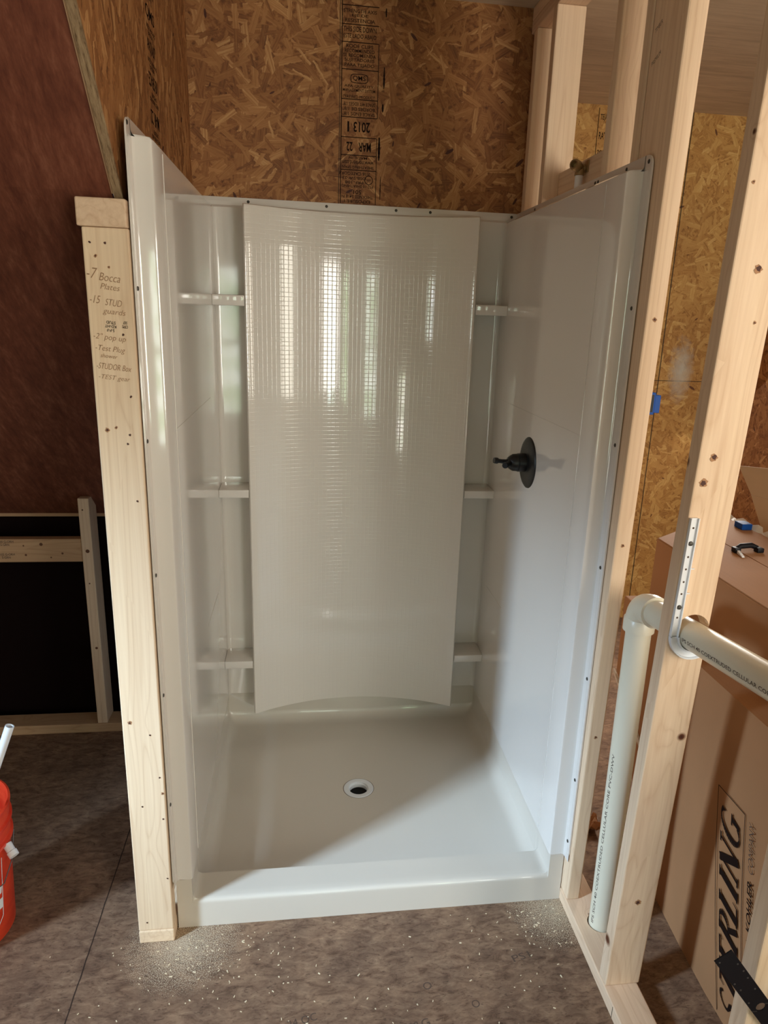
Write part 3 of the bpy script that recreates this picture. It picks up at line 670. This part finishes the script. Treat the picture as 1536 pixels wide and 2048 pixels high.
# knee wall under the roof, at the left
kx = lambda x: .9785
def kboard(name, xa, xb, dy0, dy1, z0, z1, lab, cat, grp=None):
    a, b = kx(xa), kx(xb)
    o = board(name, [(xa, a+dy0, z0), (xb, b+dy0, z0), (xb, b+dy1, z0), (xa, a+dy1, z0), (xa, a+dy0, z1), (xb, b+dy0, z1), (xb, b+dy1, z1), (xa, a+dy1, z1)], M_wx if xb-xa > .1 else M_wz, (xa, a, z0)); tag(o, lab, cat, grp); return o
kboard('bottom_plate', -1.6, -.105, 0, .089, 0, .038, 'pine sole plate of the knee wall in the dark eave at the left', 'plate')
ks = kboard('wall_stud', -.461, -.4235, .001, .090, .0385, .942, 'short pine stud standing alone in the dark eave left of the shower', 'stud')
kb = kboard('wall_blocking', -1.6, -.4625, .008, .046, .702, .789, 'horizontal pine crosspiece nailed to the short stud in the eave', 'blocking')
for x, z, r in ((-.452, .90, .003), (-.447, .745, .007), (-.450, .62, .003), (-.446, .42, .004), (-.448, .36, .003), (-.45, .10, .003)):
    MB().lathe([(.0001, .0006), (r, .0004)], Vector((x, kx(x)+.0115, z)), FN, 10)
kk = Vector((-.470, kx(-.470), .0385))
def onk(parent, org, x, z, r, dy):
    t = MB().lathe([(.0001, .0006), (r, .0004)], Vector((x, kx(x)+dy, z))-Vector(org), FN, 10); o = t.build('knot', M_knot); o.parent = parent
for x, z, r in ((-.452, .90, .003), (-.447, .745, .007), (-.450, .62, .003), (-.446, .36, .005)): onk(ks, (-.461, kx(-.461), .0385), x+.006, z, r, .0004)
for x, z, r in ((-.60, .77, .006), (-.66, .765, .003), (-.53, .735, .004), (-.57, .72, .003), (-.655, .73, .004)): onk(kb, (-1.6, kx(-1.6), .702), x, z, r, .0074)
kb['org'] = [-1.6, kx(-1.6), .702]
for z, b in ((.775, '# 100 G-ORH\nS-GRN'), (.727, '# 102 G-ORH\nS-GRN')): text(b, -.722, kx(-.722)+.008, z, .06, .020, (1, 0, 0), ZU, M_inks, kb, 'grade_stamp', thin=.01, lift=.001)

# ------------------------------------------------------------------ plumbing
pp = empty('drain_pipe', (1.134, -.13, 0)); tag(pp, 'cream plastic waste pipe rising from the plate and elbowing through the drilled stud', 'pipe')
MB().tube([(1.134, -.13, .012), (1.130, -.127, .93)], .0300, 40).build('riser', M_pvc, pp, smooth=50)
el = MB(); c0 = Vector((1.129, -.127, .915)); R_ = .050; pts = [c0+Vector((0, 0, 0))]
for k in range(0, 11):
    t = math.pi/2*k/10; pts.append(Vector((1.129-.004*k/10, -.127-R_*(1-math.cos(t)), .930+R_*math.sin(t))))
el.tube(pts, .0335, 40)
el.lathe([(.0300, 0), (.0368, 0), (.0368, .030), (.0335, .034)], c0-Vector((0, 0, .008)), (0, 0, 1), 40)
el.lathe([(.0335, 0), (.0368, .002), (.0368, .028), (.0300, .028)], (1.125, -.178, .9805), (0, -1, .115), 40)
el.build('elbow', M_pvc, pp, smooth=50)
MB().tube([(1.1245, -.190, .982), (1.1225, -.33, .999), (1.1235, -.62, 1.034), (1.125, -1.10, 1.09)], .0300, 40).build('branch_pipe', M_pvc, pp, smooth=50)
# print along the branch, wrapped on the cylinder
def pipe_text(body, p0, p1, start, length, h, ang, mat, r=.0303):
    cu = bpy.data.curves.new('t', 'FONT'); cu.body = body; cu.resolution_u = 2; cu.offset = .006; t = bpy.data.objects.new('t', cu); COL.objects.link(t); bpy.context.view_layer.update()
    me = bpy.data.meshes.new_from_object(t.evaluated_get(bpy.context.evaluated_depsgraph_get())); bpy.data.objects.remove(t)
    xs = [v.co.x for v in me.vertices]; ys = [v.co.y for v in me.vertices]; x0, x1, y0, y1 = min(xs), max(xs), min(ys), max(ys)
    p0, p1 = Vector(p0), Vector(p1); d = (p1-p0).normalized(); side = d.cross(Vector((0, 0, 1))).normalized()
    if side.length < .1 or abs(d.z) > .9: side = Vector((-1, 0, 0)); upv = side.cross(d)
    else: upv = side.cross(d)
    for v_ in me.vertices:
        s_ = start+(v_.co.x-x0)/(x1-x0)*length; a = ang+((v_.co.y-(y0+y1)/2)/(y1-y0)*h)/r
        v_.co = p0+d*s_+(side*math.cos(a)+upv*math.sin(a))*r-Vector(pp['org'])
    me.materials.clear(); me.materials.append(mat); o = bpy.data.objects.new('printed_lettering', me); COL.objects.link(o); o.parent = pp
pipe_text('IPS SCH 40 COEXTRUDED CELLULAR CORE PVC-DWV', (1.1225, -.33, .999), (1.1235, -.62, 1.034), .045, .36, .0080, -.12, M_inks)
pipe_text('IPS SCH 40 COEXTRUDED CELLULAR CORE PVC-DWV', (1.134, -.13, .012), (1.130, -.127, .93), .04, .52, .008, -.35, M_inks, .0303)
# white plastic hanger strap
hs = empty('pipe_hanger', (1.079, -.36, 1.0)); tag(hs, 'white perforated plastic hanger strap hooked under the pipe on the drilled stud', 'pipe hanger')
t = MB()
def yS(z): return yF(z)-.0005
z0h, z1h = 1.003, 1.256; xh = 1.081
t.hexa([(xh-.009, yS(z0h)-.005, z0h), (xh+.009, yS(z0h)-.005, z0h), (xh+.009, yS(z0h), z0h), (xh-.009, yS(z0h), z0h), (xh-.009, yS(z1h)-.005, z1h), (xh+.009, yS(z1h)-.005, z1h), (xh+.009, yS(z1h), z1h), (xh-.009, yS(z1h), z1h)], .0015)
t.hexa([(xh+.0065, yS(z0h)-.009, z0h), (xh+.009, yS(z0h)-.009, z0h), (xh+.009, yS(z0h)-.004, z0h), (xh+.0065, yS(z0h)-.004, z0h), (xh+.0065, yS(z1h)-.009, z1h), (xh+.009, yS(z1h)-.009, z1h), (xh+.009, yS(z1h)-.004, z1h), (xh+.0065, yS(z1h)-.004, z1h)], .0006)
t.hexa([(xh-.009, yS(z0h)-.009, z0h), (xh-.0065, yS(z0h)-.009, z0h), (xh-.0065, yS(z0h)-.004, z0h), (xh-.009, yS(z0h)-.004, z0h), (xh-.009, yS(z1h)-.009, z1h), (xh-.0065, yS(z1h)-.009, z1h), (xh-.0065, yS(z1h)-.004, z1h), (xh-.009, yS(z1h)-.004, z1h)], .0006)
rows = []
cx, cz = 1.122, 1.003
for k in range(15):
    a = math.pi+math.pi*.78*k/14; ca, sa = math.cos(a), math.sin(a); rows.append([(cx+ca*.031, yS(1.0)-.001, cz+sa*.031), (cx+ca*.050, yS(1.0)-.001, cz+sa*.050), (cx+ca*.050, yS(1.0)-.012, cz+sa*.050), (cx+ca*.047, yS(1.0)-.012, cz+sa*.047), (cx+ca*.047, yS(1.0)-.006, cz+sa*.047), (cx+ca*.034, yS(1.0)-.006, cz+sa*.034), (cx+ca*.034, yS(1.0)-.012, cz+sa*.034), (cx+ca*.031, yS(1.0)-.012, cz+sa*.031)])
t.grid(rows, True); t.build('strap', M_pvcw, hs)
for k, z in enumerate((1.236, 1.176, 1.150, 1.123, 1.097, 1.045)): MB().lathe([(.0001, .0002), (.002, .0002), (.0022, 0)], (xh, yS(z)-.0052, z), FN, 10).build('hole', M_inks, hs)
for z in (1.204, 1.068): MB().lathe([(.0001, .003), (.004, .0025), (.005, 0)], (xh, yS(z)-.0052, z), FN, 14).build('screw', M_screw, hs)
for z in (1.150, 1.097): MB().box(xh+.009, xh+.019, yS(z)-.0035, yS(z)-.001, z-.001, z+.001).build('tab', M_pvcw, hs)
# brass drop ear elbow and its white tube
be = empty('brass_elbow', (1.105, .50, 2.02)); tag(be, 'small brass pipe elbow mounted on the block above the shower top', 'pipe fitting')
MB().lathe([(.0001, .018), (.0095, .018), (.0095, .034), (.0130, .034), (.0150, .030), (.0150, .014), (.012, .010), (.012, -.006), (.0145, -.010), (.0001, -.012)], (1.100, .50, 2.022), (-.75, -.62, .12), 24).build('socket', M_brass, be, smooth=40)
MB().tube([(1.100, .50, 2.022), (1.100, .50, 2.002)], [.0115, .0135], 20).build('neck', M_brass, be, smooth=40)
MB().tube([(1.106, .50, 2.022), (1.1175, .50, 2.022)], .008, 16).box(1.1145, 1.1175, .476, .524, 2.008, 2.040, .001).build('ear', M_brass, be, smooth=40)
o = MB().tube([(1.100, .50, 2.0015), (1.100, .505, 1.5)], .011, 20).build('water_tube', M_pvcw, None, (1.1, .5, 1.5), smooth=50); tag(o, 'white plastic water tube dropping below the brass elbow behind the shower wall', 'pipe')
# blue electrical box behind the edge-on stud
o = empty('electrical_box', (1.128, -.03, 1.44)); tag(o, 'small blue plastic electrical box on the far side of the edge-on stud', 'electrical box')
t = MB(); t.box(1.1120, 1.128, -.062, -.030, 1.412, 1.462, .001); t.box(1.128, 1.142, -.060, -.036, 1.416, 1.456, .001)
t.build('box_body', M_blue, o); MB().box(1.1130, 1.124, -.0632, -.0615, 1.418, 1.457).build('box_interior', M_blackp, o)
o = MB().box(1.722, 1.757, .415, .46, .9885, 1.008, .002).build('electrical_box', M_blue, None, (1.73, .44, .9885)); tag(o, 'blue plastic electrical box lying at the back edge of the upper carton', 'electrical box')

# ------------------------------------------------------------------ cartons in the side room
BX = 1.333; SH = .24
cb = empty('cardboard_box', (1.55, -.6, 0)); tag(cb, 'large brown shipping carton lettered RLING standing on the floor right of the stud wall', 'box')
def ycr(z):
    T = [(0, -.33), (.05, -.28), (.25, -.14), (.5, -.09), (.78, -.055)]
    for (a, p), (b, q) in zip(T[:-1], T[1:]):
        if z <= b: return p+(q-p)*(z-a)/(b-a)
    return -.055
m = MB(); ny, nz = 20, 14; rows = []
for j in range(nz+1):
    z = .78*j/nz; r = []
    for i in range(ny+1):
        y = -1.15+(ycr(z)+1.15)*i/ny; f = math.sin(math.pi*min(1, z/.78)); r.append((BX-.012*f*math.sin(math.pi*min(1, (i+.5)/ny))**.4, y, z))
    e_ = ycr(z); r.append((BX+.006, e_+(.06-e_)*.35, z)); r.append((BX+.016, e_+(.06-e_)*.7, z)); r.append((BX+.022, .06, z)); r.append((BX+.44, .06, z)); r.append((BX+.44, -1.15, z))
    rows.append([p for p in r if p])
vs = m.grid(rows, True); m.bm.faces.new(vs[0][::-1]); m.bm.faces.new(vs[-1])
m.build('carton_body', M_card, cb, smooth=30)
# frame and letters on its near face: coordinates (s along the word = up, t = letter height toward the back)
S0, SL_ = .020, .545
def bp(s, t_):  # s: height up the box, t_: 0 base line .. 1 cap line
    z = s; f = math.sin(math.pi*min(1, z/.78)); y = -.364+.108*t_+SH*(z-.55); return (BX-.0135*f-.0015, y, z)
def strokes(m, segs):
    for seg in segs:
        for (a, b) in zip(seg[:-1], seg[1:]):
            (x0, y0, w0), (x1, y1, w1) = a, b; d = Vector((x1-x0, y1-y0)); L_ = d.length or 1; nx, ny_ = -d.y/L_, d.x/L_
            q = [(x0+nx*w0/2, y0+ny_*w0/2), (x1+nx*w1/2, y1+ny_*w1/2), (x1-nx*w1/2, y1-ny_*w1/2), (x0-nx*w0/2, y0-ny_*w0/2)]
            yield q
def arc(cx_, cy2, rx, ry, a0, a1, wmax, wmin, n=14):
    out = []
    for k in range(n+1):
        a = math.radians(a0+(a1-a0)*k/n); out.append((cx_+rx*math.cos(a), cy2+ry*math.sin(a), wmin+(wmax-wmin)*abs(math.cos(a))))
    return out
TK, TN = .21, .075
GL = {'R': (.72, [[(.14, 0, TK), (.14, 1, TK)], [(0, .02, TN), (.3, .02, TN)], [(0, .98, TN), (.2, .98, TN)], [(.14, .97, TN), (.36, .97, TN)]+arc(.36, .74, .22, .24, 90, -90, .16, .05)+[(.14, .49, TN)], [(.34, .5, .14), (.70, .0, .16)]]),
      'L': (.62, [[(.14, 0, TK), (.14, 1, TK)], [(0, .02, TN), (.56, .02, TN)], [(0, .98, TN), (.3, .98, TN)], [(.55, 0, .05), (.57, .24, .03)]]),
      'I': (.34, [[(.14, 0, TK), (.14, 1, TK)], [(0, .02, TN), (.3, .02, TN)], [(0, .98, TN), (.3, .98, TN)]]),
      'N': (.84, [[(.13, 0, TN), (.13, 1, TN)], [(.10, 1, TK), (.70, .0, TK)], [(.70, 0, TN), (.70, 1, TN)], [(0, .02, TN), (.26, .02, TN)], [(.0, .98, TN), (.2, .98, TN)], [(.56, .98, TN), (.84, .98, TN)]]),
      'G': (.84, [arc(.42, .5, .34, .5, 50, 310, .17, .05, 26), [(.68, .02, .12), (.68, .42, .15)], [(.5, .43, TN), (.82, .43, TN)], [(.63, .78, .04), (.63, .98, .04)]]),
      'E': (.66, [[(.14, 0, TK), (.14, 1, TK)], [(0, .02, TN), (.58, .02, TN)], [(0, .98, TN), (.55, .98, TN)], [(.14, .51, TN), (.42, .51, TN)], [(.57, 0, .04), (.59, .22, .03)], [(.54, .98, .04), (.54, .80, .03)]]),
      'T': (.70, [[(.35, 0, TK), (.35, 1, TK)], [(0, .98, TN), (.7, .98, TN)], [(.2, .02, TN), (.5, .02, TN)], [(.02, .98, .04), (.02, .78, .03)], [(.68, .98, .04), (.68, .78, .03)]]),
      'S': (.56, [arc(.28, .75, .2, .24, 20, 250, .06, .10, 12)+[(.40, .42, .16)]+arc(.28, .25, .2, .24, 50, -170, .10, .06, 12)])}
def word(wd, s_end, adv, names=True, t0=.16, t1=.84, it=.20):
    s = s_end; wid = [GL[c_][0] for c_ in wd]; tot = sum(wid)+.10*(len(wd)-1); k = adv/tot; s = s_end-adv
    m = MB()
    for c_, w_ in zip(wd, wid):
        for q in strokes(m, GL[c_][1]):
            vs_ = [m.bm.verts.new(bp(s+(x+it*y)*k, t0+(t1-t0)*y)) for x, y in q]
            try: m.bm.faces.new(vs_)
            except Exception: pass
        s += (w_+.10)*k
    return m
word('STERLING', .520, .485).build('printed_word', M_ink, cb)
def band(pts, w_):
    m = MB()
    for (a, b) in zip(pts[:-1], pts[1:]):
        a, b = Vector(a), Vector(b); d = (b-a).normalized(); n_ = Vector((1, 0, 0)).cross(d)*w_
        m.bm.faces.new([m.bm.verts.new(p) for p in (a+n_, b+n_, b-n_, a-n_)])
    return m
fr = [bp(.012+(.556-.012)*k/24, 1.0) for k in range(25)]+[bp(.556, 0)]+[bp(.556-(.556-.012)*k/24, 0) for k in range(1, 25)]
band(fr, .0011).build('printed_frame', M_ink, cb)
def bt3(body, s0, s1, tc, h, mat, thin):
    a = Vector(bp((s0+s1)/2, tc)); text(body, a.x, a.y, a.z, s1-s0, h, (0, SH, 1), (0, 1, -SH), mat, cb, 'printed_word', shear=.25, thin=thin, lift=.0025)
bt3('KOHLER', .312, .430, -.29, .017, M_ink, .02); bt3('COMPANY', .445, .560, -.29, .017, M_inks, -.005); bt3('A', .285, .297, -.29, .017, M_ink, 0)
# upper carton
ub = empty('cardboard_box', (1.58, -.3, .785)); tag(ub, 'flat brown carton lying on top of the lettered carton, a black clip on its lid', 'box')
MB().prism([(1.40, -1.15), (1.765, -1.15), (1.765, .62), (1.40, .345)], 'z', .7815, .985, .003).build('carton_body', M_card, ub)
MB().prism([(1.402, -1.10), (1.582, -1.10), (1.582, .47), (1.402, .34)], 'z', .9855, .988).build('flap', M_card, ub)
MB().prism([(1.586, -1.10), (1.764, -1.10), (1.764, .61), (1.586, .475)], 'z', .9855, .988).build('flap', M_card, ub)
t = MB(); rr = []
for k in range(60):
    y = -.65+1.26*k/59; rr.append([(1.762+random.uniform(-.004, .004), y, .988), (1.772+random.uniform(-.006, .01), y, .990+random.uniform(0, .016))])
t.grid(rr); t.build('torn_edge', M_tape, ub)
# rear carton behind, crushed and propped
rb = empty('cardboard_box', (1.6, .3, 0)); tag(rb, 'dented brown carton behind the waste pipe with pale torn tape along its lower edge', 'box')
MB().prism([(.085, .30), (.42, .50), (.43, .765), (.085, .765)], 'x', 1.362, 1.77, .004).build('carton_body', M_card, rb)
MB().prism([(.10, .0), (.16, 0), (.38, .468), (.075, .295)], 'x', 1.380, 1.77, .004).build('carton_lower_side', M_card, rb)
MB().prism([(.10, .305), (.425, .492), (.430, .505), (.10, .325)], 'x', 1.355, 1.3618).build('tape', M_tape, rb)
# folded light sheet leaning at the far right
fb = empty('cardboard_sheet', (1.85, .2, 0)); tag(fb, 'pale folded cardboard sheet standing behind the cartons at the right edge', 'cardboard sheet')
MB().prism([(-.35, 0), (.10, 0), (.26, .60), (.472, .937), (.583, 1.063), (-.35, 1.16)], 'x', 1.848, 1.853).build('panel', M_card2, fb)
MB().hexa([(1.848, -.35, 1.161), (1.853, -.35, 1.161), (1.853, .583, 1.064), (1.848, .583, 1.064), (1.862, -.35, 1.30), (1.867, -.35, 1.30), (1.867, .70, 1.14), (1.862, .70, 1.14)]).build('flap', M_card2, fb)
# small black clip on the lid
ck = empty('plastic_clip', (1.60, .20, .9885)); tag(ck, 'small black plastic clip with a white tab lying on the upper carton', 'clip')
t = MB(); t.tube([(1.572, .205, .998), (1.585, .208, 1.004), (1.622, .213, 1.005), (1.640, .210, .998)], [.006, .008, .008, .007], 12); t.box(1.560, 1.578, .190, .212, .9885, 1.003, .002); t.box(1.630, 1.650, .190, .212, .9885, 1.002, .002); t.build('clip_body', M_blackp, ck, smooth=40)
MB().hexa([(1.556, .150, .9895), (1.564, .150, .9895), (1.572, .188, .9895), (1.564, .188, .9895), (1.556, .150, .992), (1.564, .150, .992), (1.572, .188, .998), (1.564, .188, .998)]).build('tab', M_pvcw, ck)

# ------------------------------------------------------------------ black strap across the nearest stud
st = empty('steel_strap', (1.05, -.80, .6)); tag(st, 'black perforated steel strap slanting across the nearest stud at lower right', 'strap')
a = Vector((.9885, -.799, .6615)); d = Vector((.60, 0, -.80)).normalized(); n_ = Vector((-d.z, 0, d.x)); hw_ = .0165; L_ = .26
m = MB(); c_ = [a-n_*hw_*1.0-d*.0, a+n_*hw_*1.0-d*.0, a+n_*hw_+d*L_, a-n_*hw_+d*L_]
# plate with a cross-shaped hole built from strips around the opening
hc = .143; hr = .0085
def plate(u0, u1, v0, v1): 
    p = [a+d*u0+n_*v0, a+d*u1+n_*v0, a+d*u1+n_*v1, a+d*u0+n_*v1]; m.hexa([tuple(q) for q in p]+[tuple(q+Vector((0, .002, 0))) for q in p])
plate(0, hc-hr, -hw_, hw_); plate(hc+hr, L_, -hw_, hw_)
n8 = 12
for sgn in (1, -1):
    for k in range(n8):
        u0 = -hr+2*hr*k/n8; u1 = -hr+2*hr*(k+1)/n8; um = (u0+u1)/2; vv = math.sqrt(max(0, hr*hr-um*um))
        if sgn > 0: plate(hc+u0, hc+u1, vv, hw_)
        else: plate(hc+u0, hc+u1, -hw_, -vv)
m.build('strap_body', M_blackp, st)
for u, v_ in ((.008, -.011), (.032, .011), (.052, .012), (.070, .011), (.066, -.012), (.085, -.010), (.10, .010), (.12, -.012)):
    MB().lathe([(.0001, .0008), (.0016, .0006), (.0018, 0)], a+d*u+n_*v_, FN, 8).build('rivet', M_steel, st)
for s_ in (1, -1):
    p = a+d*hc+n_*(s_*(hr+.004)); MB().box(p.x-.004, p.x+.004, p.y-.001, p.y-.0002, p.z-.0005, p.z+.0005).build('notch_mark', M_steel, st)

# ------------------------------------------------------------------ bucket at the left
bc = (-.564, .05, 0); bu = empty('bucket', bc); tag(bu, 'red-orange plastic bucket cut by the left edge of the photo', 'bucket')
MB().lathe([(.0001, .003), (.118, .003), (.122, .000), (.126, .006), (.139, .270), (.147, .272), (.147, .280), (.141, .283), (.142, .318), (.149, .320), (.149, .328), (.143, .331), (.145, .362), (.149, .366), (.149, .372), (.144, .374), (.141, .368), (.136, .30), (.122, .012), (.0001, .010)], bc, (0, 0, 1), 72).build('bucket_body', M_red_b, bu, smooth=40)
def onb(z, ang, off=.0008): # point on the wall of the bucket
    r = .126+(.139-.126)*z/.27+off; return Vector((bc[0]+r*math.cos(ang), bc[1]+r*math.sin(ang), z))
poly = [(.245, -.40), (.215, -.60), (.04, -.52), (.075, -.30), (.245, -.22)]
m = MB()
for (a_, b_) in zip(poly[:-1], poly[1:]):
    for k in range(8):
        f0, f1 = k/8, (k+1)/8; p = onb(a_[0]+(b_[0]-a_[0])*f0, a_[1]+(b_[1]-a_[1])*f0); q = onb(a_[0]+(b_[0]-a_[0])*f1, a_[1]+(b_[1]-a_[1])*f1); dd = (q-p).normalized(); rad = Vector((p.x-bc[0], p.y-bc[1], 0)).normalized(); s_ = dd.cross(rad)*.0012
        m.bm.faces.new([m.bm.verts.new(v_) for v_ in (p+s_, q+s_, q-s_, p-s_)])
m.build('printed_line', M_pvcw, bu)
m = MB()
for z0, z1, a0, a1 in ((.100, .130, -.44, -.30), (.145, .165, -.36, -.30)):
    m.grid([[onb(z0, a0+(a1-a0)*k/6) for k in range(7)], [onb(z1, a0+.03+(a1-a0)*k/6) for k in range(7)]])
m.build('printed_patch', M_pvcw, bu)
hd = [(onb(.26, -1.9, .006)), onb(.20, -1.5, .012), onb(.185, -1.1, .014), onb(.180, -.7, .014), onb(.185, -.35, .018), onb(.215, -.05, .012), onb(.27, .3, .008)]
MB().tube(hd, .0016, 8).build('wire_handle', M_steel, bu, smooth=60)
g0 = Vector((-.420, .040, .268)); g1 = Vector((-.398, .022, .246)); MB().tube([g0, g0+(g1-g0)*.6, g0+(g1-g0)*.62, g1], [.011, .0105, .0125, .0120], 18).build('handle_grip', M_pvcw, bu, smooth=40)
pt = empty('plastic_tube', (-.62, .05, .02)); tag(pt, 'thin white plastic tube leaning out of the red bucket', 'tube')
pa, pb = Vector((-.600, .00, .022)), Vector((-.384, .058, .600)); dd = (pb-pa).normalized()
MB().tube([pa, pb], .0105, 24, caps=False).tube([pb, pa], .0078, 24, caps=False).lathe([(.0105, 0), (.0078, 0)], pb, tuple(dd), 24).build('tube_wall', M_pvcw, pt, smooth=60)

# ------------------------------------------------------------------ floor litter
o = empty('paper_scrap', (1.285, .27, 0)); tag(o, 'crumpled brown paper scrap on the floor behind the edge-on stud', 'paper scrap')
m = MB(); rr = []
for i in range(7): rr.append([(1.225+.012*i+random.uniform(-.004, .004), .245+.014*j, .004+abs(math.sin(i*1.7+j*.9))*.035) for j in range(6)])
m.grid(rr); m.build('scrap', M_card, o)
o = MB().lathe([(.0001, .016), (.011, .016), (.0125, .013), (.0125, .0), (.0001, 0)], (1.298, .315, .0), (-.1, -.3, 1), 24).build('bottle_cap', M_pvcw, None, (1.298, .315, 0)); tag(o, 'small white plastic cap on the floor beside the paper scrap', 'cap')
m = MB()
random.seed(11)
for k in range(300):
    q = random.random()
    if q < .35: x, y = random.gauss(.10, .12), -.03-abs(random.gauss(0, .09))
    elif q < .65: x, y = random.gauss(1.0, .07), -.03-abs(random.gauss(0, .10))
    else: x, y = random.uniform(-.25, 1.05), random.uniform(-.50, -.02)
    if x > 1.06 or (x < .0 and y > -.05): continue
    s_ = random.uniform(.0005, .0013); L_ = s_*random.uniform(1.2, 3.2); a_ = random.uniform(0, 3.14); ca, sa = math.cos(a_), math.sin(a_)
    pts = [(x+ca*L_*u-sa*s_*v_, y+sa*L_*u+ca*s_*v_) for u, v_ in ((-1, -1), (1, -1), (1, 1), (-1, 1))]
    z = .0006
    m.hexa([(p[0], p[1], z-.0006) for p in pts]+[(p[0], p[1], z+random.uniform(.0003, .0012)) for p in pts])
sd = m.build('wood_shavings', plain('sawdust', srgb(232, 214, 182), .8)); tag(sd, 'pale sawdust and tiny wood chips scattered on the floor before the shower', 'sawdust', kind='stuff')

for o in bpy.data.objects:
    if 'org' in o: del o['org']
